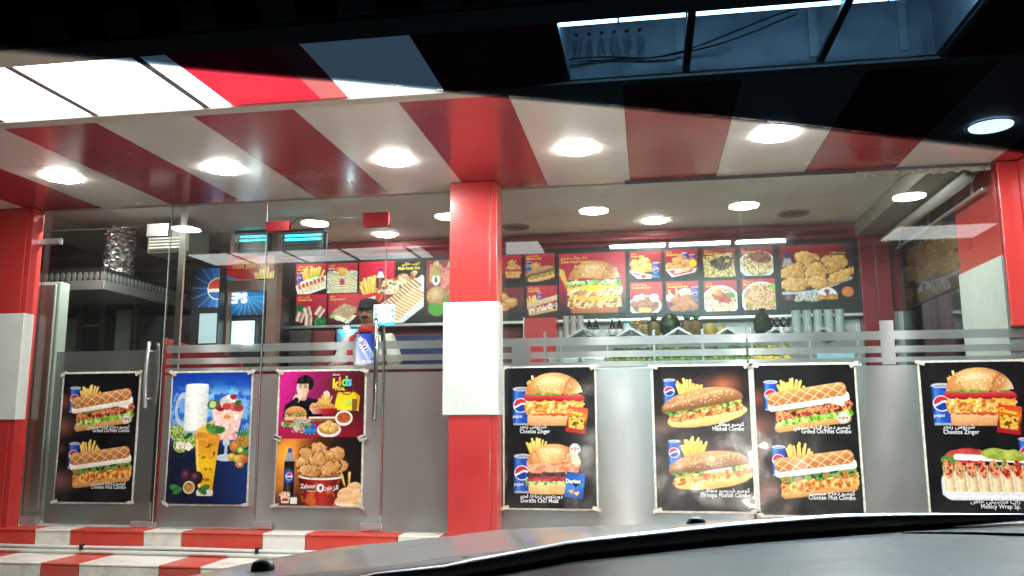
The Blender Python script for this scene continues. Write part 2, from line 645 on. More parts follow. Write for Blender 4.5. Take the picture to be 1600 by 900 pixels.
def panini(A, u, v, s, rot, kind=0):
    A.at(u, v, s, rot)
    A.fill(A.rough(A.box(0, .2, .46, .065, .06), .02, 14), ramp(A.y + .03 * A.n(16, 3), (.13, (232, 190, 120)), (.27, (190, 128, 62))))
    if kind == 0:
        A.fill(A.rough(A.box(.03, .14, .46, .05, .04), .05, 22, 4), A.mottle(26, 5, (60, 120, 20), (130, 185, 50), (214, 232, 130)))
        A.fill(A.rough(A.box(.03, .045, .47, .075, .05), .05, 20, 6), A.mottle(20, 7, (70, 28, 14), (176, 84, 40), (226, 150, 92), (150, 40, 26)))
        A.fill(A.rough(A.box(-.16, .0, .11, .03, .03), .03, 18, 8), A.mottle(18, 9, (78, 72, 16), (150, 140, 40)))
        A.fill(A.poly([(.2, -.02), (.44, -.04), (.4, .06)]), (236, 230, 214))
    else:
        A.fill(A.rough(A.box(.02, .12, .47, .085, .06), .05, 20, 6), A.crust(22, 8, (150, 62, 16), (222, 130, 50), (246, 196, 96)))
        A.fill(A.rough(A.box(.02, .025, .46, .05, .04), .06, 20, 3), A.mottle(24, 11, (14, 50, 22), (36, 104, 46), (110, 160, 60), (190, 70, 40)))
    A.fill(A.rough(A.box(0, -.055, .49, .055, .04), .012, 8, 4), ramp(A.y, (-.1, (250, 246, 236)), (0, (222, 210, 190))))
    A.fill(A.box(-.005, -.15, .48, .085, .07), ramp(A.y + .05 * A.n(12, 12), (-.23, (226, 158, 90)), (-.1, (178, 100, 46))))
    top = A.box(-.005, -.15, .47, .078, .06)
    for sg in (1, -1):
        g = np.abs(((A.x * 6.5 + sg * A.y * 9) % 1) - .5) - .06
        A.fill(np.minimum(top, -g * .15), (248, 214, 160), .75)


def matsub(A, u, v, s, rot, shrimp=False):
    A.at(u, v, s, rot)
    A.fill(A.rough(A.ell(.02, .13, .5, .12), .015, 10), ramp(A.y + .03 * A.n(14, 2), (.05, (246, 214, 140)), (.24, (214, 160, 84))))
    if shrimp:
        for i in range(5):
            A.fill(A.rough(A.ell(-.36 + i * .19, .09 - (i % 2) * .012, .12, .065, -.2), .03, 22, i), A.crust(18, 20 + i, (170, 66, 16), (230, 134, 48), (250, 196, 110)))
    else:
        A.fill(A.rough(A.box(.02, .075, .45, .065, .06), .04, 22, 5), A.crust(24, 3, (128, 50, 16), (204, 116, 50), (240, 180, 104)))
    A.fill(A.rough(A.box(.0, .0, .47, .04, .04), .085, 17, 6), A.mottle(24, 7, (26, 66, 12), (80, 140, 34), (170, 206, 84)))
    if shrimp:
        A.fill(A.rough(A.box(.1, .01, .14, .03, .03), .04, 20, 9), (236, 232, 206))
    sd = np.minimum(A.ell(-.01, -.03, .5, .185), -(A.y - .0 - .02 * np.cos(A.x * 3)) + .0)
    A.fill(sd, ramp(A.y + .04 * A.n(18, 13), (-.2, (206, 150, 96)), (-.1, (176, 116, 66)), (.02, (120, 70, 36))))
    A.fill(np.minimum(sd - .01, .02 - np.abs(A.y + .12 + A.x * .12)), (220, 172, 120), .5, .03)
    seeds(A, -.02, -.1, .42, .07, 60, 4, .007)


def bun(A, cy=-.2, seed=3, lobes=True):
    sd = np.minimum(A.ell(0, cy + .12, .47, .34), -(A.y - cy - .12) + .015 * np.sin(A.x * 9))
    if lobes:
        sd = np.minimum(sd, A.rough(sd, .02, 5, 3))
    A.fill(sd, ramp(np.hypot(A.x + .08, (A.y - cy + .06) * 1.4) + .05 * A.n(8, seed), (0, (240, 190, 122)), (.22, (224, 158, 88)), (.42, (190, 112, 52)), (.55, (222, 180, 130))))
    if lobes:
        A.fill(np.minimum(sd, .018 - np.abs(np.hypot(A.x - .52, A.y - cy - .16) - .36)), (150, 84, 36), .55, .02)
        A.fill(np.minimum(sd, .012 - np.abs(np.hypot(A.x + .58, A.y - cy - .14) - .34)), (150, 84, 36), .45, .02)
    A.fill(A.ell(-.02, cy - .1, .16, .04), (255, 230, 186), .45, .06)
    seeds(A, 0, cy - .02, .36, .12, 46, seed, .011)


def burger(A, u, v, s, kind='zinger'):
    A.at(u, v, s)
    if kind == 'zinger':
        A.fill(A.box(-.02, .31, .42, .1, .06), ramp(A.y + .03 * A.n(9, 4), (.2, (244, 190, 130)), (.42, (206, 132, 74))))
        A.fill(A.rough(A.box(-.06, .2, .3, .05, .04), .06, 14, 8), (198, 66, 20))
        A.fill(A.rough(A.box(.0, .11, .49, .105, .08), .06, 16, 5), A.crust(15, 6, (186, 84, 20), (236, 158, 62), (252, 214, 134)))
        A.fill(A.poly([(-.42, -.02), (.1, .0), (-.2, .07)]), (250, 188, 60))
        A.fill(A.poly([(.1, .0), (.5, .0), (.4, .1)]), (240, 160, 50))
        for i, x in enumerate((-.4, -.25, -.08, .08, .24, .4)):
            A.fill(A.ell(x, -.05 + .012 * (i % 2), .105, .062, .1), ramp(A.y, (-.12, (226, 72, 72)), (0, (160, 20, 30))))
        A.fill(A.rough(A.box(0, -.115, .42, .022, .02), .05, 20, 9), A.mottle(24, 10, (70, 120, 30), (150, 190, 70)))
        bun(A, -.235)
    elif kind == 'chips':
        A.fill(A.box(-.02, .33, .42, .095, .06), ramp(A.y + .03 * A.n(9, 4), (.23, (244, 200, 130)), (.42, (212, 150, 80))))
        A.fill(A.rough(A.box(-.03, .225, .46, .035, .03), .08, 15, 5), A.mottle(20, 6, (60, 90, 20), (140, 170, 60), (216, 220, 140)))
        A.fill(A.rough(A.box(0, .165, .44, .04, .03), .03, 12, 7), A.mottle(10, 8, (150, 20, 40), (196, 56, 66)))
        A.fill(A.rough(A.box(.0, .085, .47, .05, .04), .05, 18, 9), A.mottle(20, 10, (36, 18, 16), (96, 56, 44), (60, 34, 28)))
        A.fill(A.rough(A.box(0, -.03, .46, .09, .04), .08, 9, 11), A.mottle(9, 12, (206, 104, 70), (240, 166, 120), (222, 130, 96)))
        bun(A, -.21, 5)
    else:
        A.fill(A.box(0, .4, .43, .1, .06), ramp(A.y, (.3, (216, 120, 60)), (.5, (160, 76, 36))))
        A.fill(A.rough(A.box(0, .27, .5, .1, .07), .09, 16, 5), A.crust(15, 6, (130, 80, 34), (200, 148, 80), (240, 214, 160)))
        A.fill(A.poly([(-.52, .2), (-.1, .12), (.52, .18), (.1, .25), (-.1, .24)]), (244, 180, 40))
        A.fill(A.rough(A.box(0, .07, .5, .1, .07), .09, 16, 7), A.crust(15, 9, (190, 120, 60), (236, 186, 120), (252, 232, 190)))
        A.fill(A.poly([(-.54, .02), (-.1, -.05), (.54, -.03), (.2, .02), (0, .08), (-.2, .02)]), (252, 200, 30))
        A.fill(A.rough(A.box(0, -.09, .47, .045, .03), .08, 16, 8), A.mottle(20, 12, (60, 140, 40), (150, 210, 90), (246, 250, 240)))
        bun(A, -.28, 6)


def pieces(A, u, v, s, spots, seed, dark=(104, 50, 18), mid=(196, 120, 52), lite=(240, 192, 120), f=9):
    for i, (x, y, rx, ry, r) in enumerate(spots):
        A.at(u + x * s, v + y * s, s * max(rx, ry) * 2, 0, .85)
        k = 2 * max(rx, ry)
        A.fill(A.rough(A.ell(0, 0, rx / k * 1.06, ry / k * 1.06, r), .12, 7, seed + i), [c * .6 for c in dark], .8)
        sh_ = np.clip(-A.y * .7 - A.x * .35, -.4, .4)[..., None] * 90
        A.fill(A.rough(A.ell(0, 0, rx / k, ry / k, r), .16, 9, seed + i), (A.crust(f * 1.7, seed + i * 3, [c * .8 + 20 for c in mid], mid, lite) * .5 + A.mottle(f * .5, seed + i, mid, lite) * .3 + A.mottle(f * .8, seed + 5 + i, dark, mid, lite) * .2) + sh_)


BUCKET = [(-.28, -.1, .2, .13, .3), (.3, -.08, .2, .16, -.4), (-.05, -.2, .18, .14, .2), (.1, -.02, .2, .16, .6), (-.38, .1, .17, .13, .4), (.38, .14, .2, .12, -.5),
          (-.08, .06, .17, .24, .35), (.16, .18, .26, .12, -.35), (-.22, .22, .24, .13, .15)]


def pack(A, u, v, w, rot, kind):
    A.at(u, v, w, rot, 1.1)
    if kind == 'crunchy':
        A.fill(A.rough(A.box(0, 0, .45, .58, .02), .02, 10), ramp(A.y, (-.58, (214, 50, 24)), (-.2, (232, 110, 20)), (.2, (120, 30, 14)), (.58, (170, 16, 24))))
        A.fill(A.rough(A.box(.0, .12, .36, .28, .1), .1, 6, 4), A.mottle(9, 5, (120, 40, 10), (250, 206, 60), (236, 140, 30)))
        A.fill(A.box(0, .49, .44, .07, .02), (180, 16, 30))
        A.word('Cheetos', u - .4 * w * math.cos(rot), v - (.3 + .4 * math.sin(rot)) * w, .24 * w, 'LEFT', 'yellow', .02, -rot - .12, .82)
    else:
        A.fill(A.rough(A.box(0, 0, .45, .6, .02), .02, 10), ramp(A.y + A.x * .3, (-.6, (20, 70, 160)), (0, (40, 120, 214)), (.6, (12, 60, 150))))
        A.fill(A.poly([(-.3, -.25), (.38, -.2), (.05, .1)]), (24, 20, 40))
        A.fill(A.poly([(-.3, .28), (-.02, .22), (-.1, .42)]), (240, 150, 50))
        A.fill(A.poly([(-.02, .36), (.26, .26), (.16, .48)]), (250, 176, 70))
        A.word('Doritos', u - .42 * w * math.cos(rot), v + (-.06 - .42 * math.sin(rot)) * w, .27 * w, 'LEFT', 'white', .03, -rot + .1, .82)


def seal(A, u, v, r):
    A.at(u, v, r * 2)
    A.fill(A.ell(0, 0, .5, .5), (232, 228, 220))
    A.fill(.03 - np.abs(np.hypot(A.x, A.y) - .4), (70, 60, 56), .8)
    A.fill(A.ell(0, .02, .12, .24, .2), (196, 120, 50))
    A.fill(A.box(-.26, .0, .1, .06, .02), (60, 56, 60))
    A.fill(A.box(.26, .0, .1, .06, .02), (60, 56, 60))


def black_sheet(glow=()):
    A = Art(1.516, 200, (21, 20, 23))
    A.fill(A.V * 0 + 1, np.stack([15 + 13 * A.n(5, 2)] * 3, -1) * np.array([1.03, .98, 1.05]))
    for u, v, r, c in glow:
        m = np.exp(-((A.U - u) ** 2 + ((A.V - v) * 1.6) ** 2) / r ** 2)[..., None] * (.6 + .6 * A.n(4, 8))[..., None]
        A.rgb += m * np.array(c)
    return A


def art_grill():
    A = black_sheet([(.0, .34, .16, (110, 44, 24)), (.0, .62, .2, (120, 56, 44)), (.05, 1.27, .2, (110, 60, 50)), (.0, .9, .1, (60, 24, 14))])
    can(A, .165, .31, .31, 0, False)
    fries(A, .36, .25, .25, 3)
    panini(A, .54, .425, .83, -.15, 0)
    seal(A, .865, .545, .057)
    A.word(arabic('كومبو دجاج فيليه مشوي'), .925, .655, .058, 'RIGHT')
    A.word('Grilled Chi.Fillet Combo', .93, .7, .061, 'RIGHT', squeeze=.8)
    can(A, .21, .975, .31, 0, False)
    fries(A, .41, .92, .25, 5)
    panini(A, .57, 1.1, .82, -.13, 1)
    A.word(arabic('كومبو دجاج ميست'), .925, 1.315, .058, 'RIGHT')
    A.word('Chicken Mist Combo', .93, 1.36, .061, 'RIGHT', squeeze=.86)
    return A


def art_zinger(second):
    A = black_sheet([(.5, .3, .5, (8, 8, 10))])
    can(A, .19, .42, .42)
    fries(A, .37, .2, .24, 8, 11)
    burger(A, .55, .36, .67)
    pack(A, .8, .575, .24, .14, 'crunchy')
    A.word(arabic('شيتوس زنجر'), .17, .66, .058)
    A.word('Cheetos Zinger', .17, .715, .061, squeeze=.86)
    if second == 'chips':
        can(A, .2, 1.15, .42)
        fries(A, .36, .87, .22, 9, 11)
        burger(A, .54, 1.1, .63, 'chips')
        seal(A, .775, .885, .058)
        pack(A, .765, 1.27, .225, .12, 'chips')
        A.word(arabic('دوريتوس دجاج/ لحم'), .175, 1.405, .058)
        A.word('Doritos Chi./ Meat', .175, 1.455, .061, squeeze=.88)
    else:
        can(A, .93, .9, .3, 0, False)
        A.at(.62, 1.02, 1.0)
        A.fill(A.rough(A.ell(-.27, -.1, .18, .06, -.1), .03, 9, 2), A.mottle(9, 3, (170, 30, 26), (226, 78, 60)))
        A.fill(A.ell(-.4, -.05, .09, .05), (88, 130, 50))
        A.fill(A.ell(-.22, -.06, .12, .05), (206, 40, 70))
        A.fill(A.cap(-.34, -.08, .3, -.05, .03), (240, 236, 230))
        A.fill(A.rough(A.ell(.1, -.1, .22, .055, .1), .03, 10, 4), A.mottle(8, 6, (110, 140, 30), (196, 204, 80)))
        A.fill(A.box(.05, .2, .55, .14, .1), (206, 210, 214))
        A.fill(A.box(.05, .2, .53, .12, .09), (232, 234, 236))
        for i in range(10):
            x = -.43 + i * .107
            A.fill(A.poly([(x - .05, -.0), (x + .05, -.0), (x + .062, .26), (x - .036, .26)]), ramp(A.x - x + .02 * A.n(30, i), (-.05, (190, 150, 100)), (0, (246, 222, 176)), (.06, (206, 164, 112))))
            A.fill(A.rough(A.ell(x, .04, .043, .088, -.1), .02, 30, i), A.mottle(34, 20 + i, (130, 24, 14), (220, 84, 50), (244, 170, 120), (90, 110, 30)))
        A.fill(A.rough(A.box(.0, .28, .5, .012, .01), .0, 9), (214, 218, 222))
        A.word(arabic('راب مكسيكي خاص'), .82, 1.385, .058, 'RIGHT')
        A.word('Mexicy Wrap Sp.', .82, 1.435, .061, 'RIGHT', squeeze=.86)
    return A


def art_mathafi():
    A = black_sheet([(.75, .2, .16, (150, 60, 24)), (.5, .3, .3, (40, 26, 26)), (.7, .9, .2, (70, 30, 34)), (.1, .63, .18, (90, 60, 44)), (.2, 1.3, .3, (36, 26, 26))])
    can(A, .17, .27, .28, 0, False)
    fries(A, .37, .25, .26, 12)
    matsub(A, .52, .42, .86, -.17)
    A.word(arabic('كومبو مطافي'), .93, .635, .058, 'RIGHT')
    A.word('Mathafi Combo', .93, .685, .061, 'RIGHT', squeeze=.86)
    can(A, .2, .92, .28, 0, False)
    fries(A, .4, .88, .26, 14)
    matsub(A, .56, 1.08, .84, -.13, True)
    A.word(arabic('كومبو شريمبو مطافي'), .955, 1.32, .058, 'RIGHT')
    A.word('Shrimpo Mathafi Combo', .96, 1.37, .061, 'RIGHT', squeeze=.84)
    return A


def art_drinks():
    A = Art(1.516, 200)
    t = A.V / 1.516
    A.rgb[:] = ramp(t + .04 * A.n(4, 3), (0, (12, 44, 150)), (.18, (20, 80, 190)), (.34, (30, 110, 210)), (.5, (22, 60, 150)), (.62, (24, 30, 70)), (.8, (14, 20, 60)), (1, (8, 10, 34)))
    A.rgb += np.exp(-((A.U - .62) ** 2 / .05 + (A.V - .3) ** 2 / .02))[..., None] * np.array((40, 110, 60)) * np.clip(A.n(9, 5) * 2 - .5, 0, 1)[..., None] * 2
    A.fill(np.minimum(A.V * 0 + .3 - np.abs(A.V - .5), .05 + A.n(14, 9) - .52), (190, 220, 240), .5 * 1.0, .1)
    A.fill(A.V - .86 - .01 * A.n(3, 3), ramp(A.U + .05 * A.n(6, 8), (0, (24, 28, 44)), (.5, (20, 26, 60)), (1, (20, 50, 120))), .85, .2)
    # glass mug of milk
    A.at(.32, .43, .6, -.0)
    A.fill(.045 - np.abs(np.hypot((A.x + .28) * 1.5, A.y * .8) - .22), (190, 206, 222), .8)
    A.fill(A.box(0, 0, .25, .5, .06), (206, 216, 222), .7)
    A.fill(A.box(0, -.03, .235, .45, .05), ramp(A.x, (-.24, (220, 224, 220)), (-.05, (252, 252, 244)), (.24, (206, 208, 200))))
    A.fill(A.ell(0, -.47, .235, .035), (246, 246, 240))
    # custard apples
    for x, y, r in ((.09, .7, .1), (.26, .8, .1), (.15, .84, .1)):
        A.at(x, y, r * 2)
        A.fill(A.ell(0, 0, .5, .46), A.mottle(9, 4, (76, 110, 30), (150, 180, 70), (210, 220, 140)))
        A.fill(.02 - np.abs(((A.x * 5 + A.y * 2) % 1) - .5) * .4, (90, 120, 40), .3)
    A.at(.14, .85, .14); A.fill(A.rough(A.ell(0, 0, .4, .34), .1, 6), A.mottle(8, 3, (236, 230, 206), (250, 246, 232), (190, 150, 90)))
    A.at(.25, .86, .12); A.fill(A.rough(A.ell(0, 0, .4, .4), .1, 6, 3), A.mottle(8, 5, (236, 230, 206), (250, 246, 232), (190, 150, 90)))
    A.at(.24, .74, .14); A.fill(A.ell(0, 0, .42, .18, -.6), (26, 96, 40))
    # sundae
    A.at(.72, .62, .82)
    A.fill(A.poly([(-.24, -.22), (.24, -.22), (.15, .2), (-.13, .2)]), A.mottle(8, 6, (226, 150, 150), (248, 214, 210), (246, 180, 150), (250, 236, 232)))
    A.fill(A.box(0, -.215, .24, .02, .015), (226, 206, 206))
    A.fill(A.box(0, .24, .05, .04, .02), (196, 206, 216)); A.fill(A.box(0, .34, .022, .1, .02), (170, 186, 204)); A.fill(A.ell(0, .45, .15, .05), (186, 200, 216))
    for x, y, r, c in ((-.12, -.27, .09, (170, 30, 40)), (.0, -.33, .12, (250, 236, 230)), (.09, -.27, .08, (226, 120, 90)), (.16, -.25, .07, (200, 50, 60)), (-.02, -.27, .07, (206, 60, 60)),
                       (.08, -.41, .05, (200, 30, 50)), (-.23, -.3, .09, (96, 130, 40)), (.15, -.32, .05, (60, 120, 50))):
        A.fill(A.rough(A.ell(x, y, r, r * .8), .03, 14, int(r * 100)), A.mottle(12, int(90 * r), [k * .8 for k in c], c))
    A.fill(A.ell(-.235, -.3, .05, .05), (190, 206, 120)); A.fill(A.ell(-.0, -.12, .06, .03), (236, 140, 60))
    # fruit heap
    A.at(.93, .78, .2); A.fill(A.ell(0, .1, .42, .4), A.mottle(16, 3, (120, 70, 20), (216, 160, 60), (150, 100, 30)))
    for i in range(7):
        A.fill(A.cap((i - 3) * .05, -.25, (i - 3) * .16, -.68 + abs(i - 3) * .08, .04), (50, 110 + i * 6, 50))
    for x, y, r, c in ((.84, .86, .075, (236, 130, 40)), (.8, .98, .05, (246, 190, 50)), (.94, .99, .07, (238, 110, 50)), (.87, 1.0, .05, (250, 200, 60)), (.9, .9, .055, (110, 150, 50)), (.98, .93, .04, (70, 140, 50)), (.9, 1.06, .05, (240, 170, 90))):
        A.at(x, y, r * 2); A.fill(A.ell(0, 0, .5, .46), ramp(np.hypot(A.x + .1, A.y + .12), (0, [min(255, k * 1.15) for k in c]), (.5, [k * .75 for k in c])))
    A.at(.9, .9, .09); A.fill(A.ell(0, 0, .4, .36), (170, 200, 90)); A.fill(A.ell(0, 0, .14, .12), (236, 236, 200))
    A.at(.9, 1.06, .08); A.fill(A.ell(0, 0, .38, .36), (170, 60, 30)); A.fill(A.rough(A.ell(0, 0, .28, .26), .1, 8), (240, 190, 110))
    # tall yellow juice
    A.at(.48, 1.02, .8)
    A.fill(A.poly([(-.2, -.36), (.2, -.36), (.115, .42), (-.105, .42)]), ramp(A.y + .1 * A.n(6, 9), (-.36, (226, 130, 30)), (-.1, (240, 160, 24)), (.1, (250, 196, 14)), (.42, (236, 170, 10))))
    A.fill(A.rough(A.ell(0, -.38, .18, .09), .06, 9, 4), A.mottle(10, 4, (226, 120, 20), (244, 180, 50)))
    A.fill(np.minimum(A.box(0, -.12, .14, .12, .05), A.n(26, 7) - .62), (90, 50, 10), .8); A.fill(np.minimum(A.box(.01, .2, .09, .1, .05), A.n(26, 8) - .62), (90, 50, 10), .8)
    A.fill(A.poly([(-.22, -.4), (.1, -.6), (.05, -.4)]), (246, 190, 40)); A.fill(A.rough(A.ell(.14, -.46, .16, .07, .2), .08, 10, 6), A.mottle(10, 8, (40, 110, 40), (120, 180, 80)))
    A.fill(A.box(0, .46, .13, .045, .03), (214, 206, 180)); A.fill(A.cap(-.16, -.3, -.085, .4, .012), (255, 236, 170), .7)
    # passion fruit
    for x, y, r in ((.25, 1.2, .085), (.37, 1.22, .08)):
        A.at(x, y, r * 2); A.fill(A.ell(0, 0, .5, .48), ramp(np.hypot(A.x + .15, A.y + .15), (0, (130, 80, 96)), (.25, (70, 30, 46)), (.6, (34, 14, 26))))
    for x, y, r in ((.14, 1.37, -.5), (.45, 1.37, .5), (.1, 1.33, .2), (.48, 1.33, -.3)):
        A.at(x, y, .14); A.fill(A.ell(0, 0, .46, .24, r), A.mottle(8, 4, (24, 90, 40), (70, 140, 70)))
    A.at(.28, 1.33, .16); A.fill(A.ell(0, 0, .46, .46), (226, 196, 170)); A.fill(A.rough(A.ell(0, 0, .36, .36), .06, 8), A.mottle(14, 6, (120, 80, 20), (226, 170, 60), (70, 50, 20)))
    return A


def art_kids():
    A = Art(.745, 200)
    A.rgb[:] = ramp(A.U + (A.V - .3) * .2, (0, (214, 20, 130)), (.35, (150, 20, 90)), (.6, (110, 26, 50)), (1, (70, 22, 26)))
    A.fill(A.V - .56, ramp(A.U, (0, (170, 20, 60)), (.5, (190, 24, 40)), (1, (130, 14, 26))), .8, .25)
    # a boy in a dark jumper tasting something
    A.at(.3, .3, .6)
    A.fill(A.poly([(-.42, .34), (-.38, .12), (-.2, .0), (.05, -.02), (.25, .02), (.36, .2), (.36, .34)]), ramp(A.y + .1 * A.n(6, 3), (0, (34, 30, 42)), (.3, (12, 12, 18))))
    A.fill(A.box(-.02, -.06, .07, .1, .05), (206, 160, 130))
    A.fill(A.ell(-.03, -.2, .13, .17), ramp(A.x, (-.16, (244, 214, 190)), (.1, (206, 150, 120))))
    A.fill(A.ell(.1, -.19, .03, .05), (200, 146, 116))
    A.fill(A.rough(np.minimum(A.ell(0, -.27, .17, .16), np.maximum(-(A.y + .27), A.x - .07)), .03, 14), A.mottle(16, 4, (16, 12, 12), (50, 40, 38)))
    A.fill(A.ell(-.09, -.21, .022, .012), (30, 20, 18)); A.fill(A.ell(.01, -.21, .022, .012), (30, 20, 18))
    A.fill(A.cap(-.12, -.245, -.06, -.25, .007), (40, 26, 22)); A.fill(A.cap(-.02, -.25, .04, -.245, .007), (40, 26, 22))
    A.fill(A.ell(-.05, -.16, .02, .03), (224, 170, 140)); A.fill(A.ell(-.05, -.1, .03, .012), (170, 70, 70))
    A.fill(A.rough(A.ell(-.14, .0, .1, .07, -.6), .02, 16), (236, 196, 168)); A.fill(A.cap(-.1, -.04, -.05, -.1, .018), (236, 196, 168))
    A.fill(A.cap(-.33, .2, -.16, .03, .05), (30, 28, 38))
    # food
    A.at(.8, .34, .3)
    A.fill(A.poly([(-.36, -.35), (.3, -.35), (.46, .34), (-.5, .3)]), ramp(A.y + .1 * A.n(5, 3), (-.4, (226, 180, 20)), (.3, (250, 220, 30)))); A.fill(A.poly([(.3, -.35), (.5, -.2), (.46, .34)]), (200, 150, 10))
    A.fill(.02 - np.abs(np.hypot(A.x, A.y + .5) - .24), (96, 56, 10)); A.fill(A.box(.1, .05, .16, .12, .02), (190, 206, 60)); A.fill(A.box(.3, .12, .1, .22, .02), (120, 90, 30))
    A.at(.33, .52, .44); A.fill(A.rough(A.box(-.28, .16, .4, .05, .04), .05, 12), A.mottle(14, 4, (60, 130, 40), (180, 210, 110)))
    pieces(A, .52, .37, .3, [(-.3, .1, .22, .16, .3), (.0, -.05, .24, .18, -.3), (.26, .1, .22, .17, .4), (-.02, .2, .3, .14, 0)], 40)
    A.at(.56, .27, .13); A.fill(A.rough(A.ell(0, 0, .3, .44), .1, 6), (232, 196, 160)); fries(A, .55, .33, .14, 4, 9)
    A.at(.53, .44, .34); A.fill(A.poly([(-.5, -.08), (.5, -.08), (.34, .1), (-.36, .1)]), ramp(A.x, (-.5, (220, 200, 190)), (0, (190, 30, 30)), (.5, (150, 16, 22))))
    A.at(.2, .47, .28); A.fill(A.box(0, .16, .46, .1, .06), (220, 170, 110)); A.fill(A.rough(A.box(0, .06, .48, .05, .03), .06, 10), A.mottle(12, 4, (170, 40, 30), (120, 160, 60), (240, 220, 160)))
    A.fill(np.minimum(A.ell(0, .02, .48, .32), -A.y), ramp(A.y, (-.3, (236, 170, 100)), (0, (196, 110, 50))))
    A.at(.52, .53, .4); A.fill(A.box(0, 0, .42, .05, .04), (150, 110, 60)); A.fill(A.rough(A.box(0, .03, .44, .03, .03), .04, 16), A.mottle(16, 4, (170, 30, 40), (80, 140, 60))); A.fill(A.box(0, -.04, .4, .025, .02), (236, 220, 190))
    A.at(.77, .52, .2); A.fill(A.ell(0, 0, .5, .42), (232, 230, 226)); A.fill(A.ell(0, -.02, .4, .3), A.mottle(22, 6, (110, 30, 10), (214, 100, 40), (160, 60, 20)))
    A.at(.6, .63, .28); A.fill(A.ell(0, .06, .5, .3), (232, 230, 226)); A.fill(A.ell(0, .03, .42, .22), (190, 130, 60))
    pieces(A, .6, .61, .26, [(-.26, .02, .17, .14, 0), (.0, -.12, .17, .13, 0), (.24, .0, .17, .14, 0), (-.1, .12, .16, .13, 0), (.14, .14, .16, .13, 0)], 60, (170, 96, 24), (228, 166, 66), (248, 206, 120), 5)
    # toy train, plain
    A.at(.36, .65, .2); A.fill(A.box(.1, .0, .36, .16, .03), (30, 120, 200)); A.fill(A.box(.3, -.2, .12, .12, .03), (20, 90, 170)); A.fill(A.box(-.12, -.18, .05, .1, .02), (24, 70, 130))
    for x in (-.15, .08, .32):
        A.fill(A.ell(x, .2, .09, .09), (24, 40, 80)); A.fill(A.ell(x, .2, .05, .05), (90, 170, 230))
    A.at(.24, .64, .18); A.fill(A.rough(A.box(0, 0, .4, .2, .05), .15, 8), A.mottle(9, 4, (50, 130, 60), (190, 60, 60), (220, 220, 210), (90, 90, 110)))
    A.at(.3, .55, .2); A.fill(A.rough(A.box(-.1, 0, .5, .1, .03), .1, 12), A.mottle(12, 14, (150, 40, 40), (200, 200, 196), (110, 110, 116)))
    for ch, u, v, c in (('k', .63, .19, 'yellow'), ('i', .7, .165, 'orange'), ('d', .735, .165, 'green'), ('s', .8, .165, 'blue')):
        A.word(ch, u, v, .15, 'LEFT', c, .035)
    A.word('Zahoor', .63, .05, .03, 'LEFT', 'white')
    A.word('MEAL', .66, .215, .05, 'LEFT', 'yellow', .03)
    return A


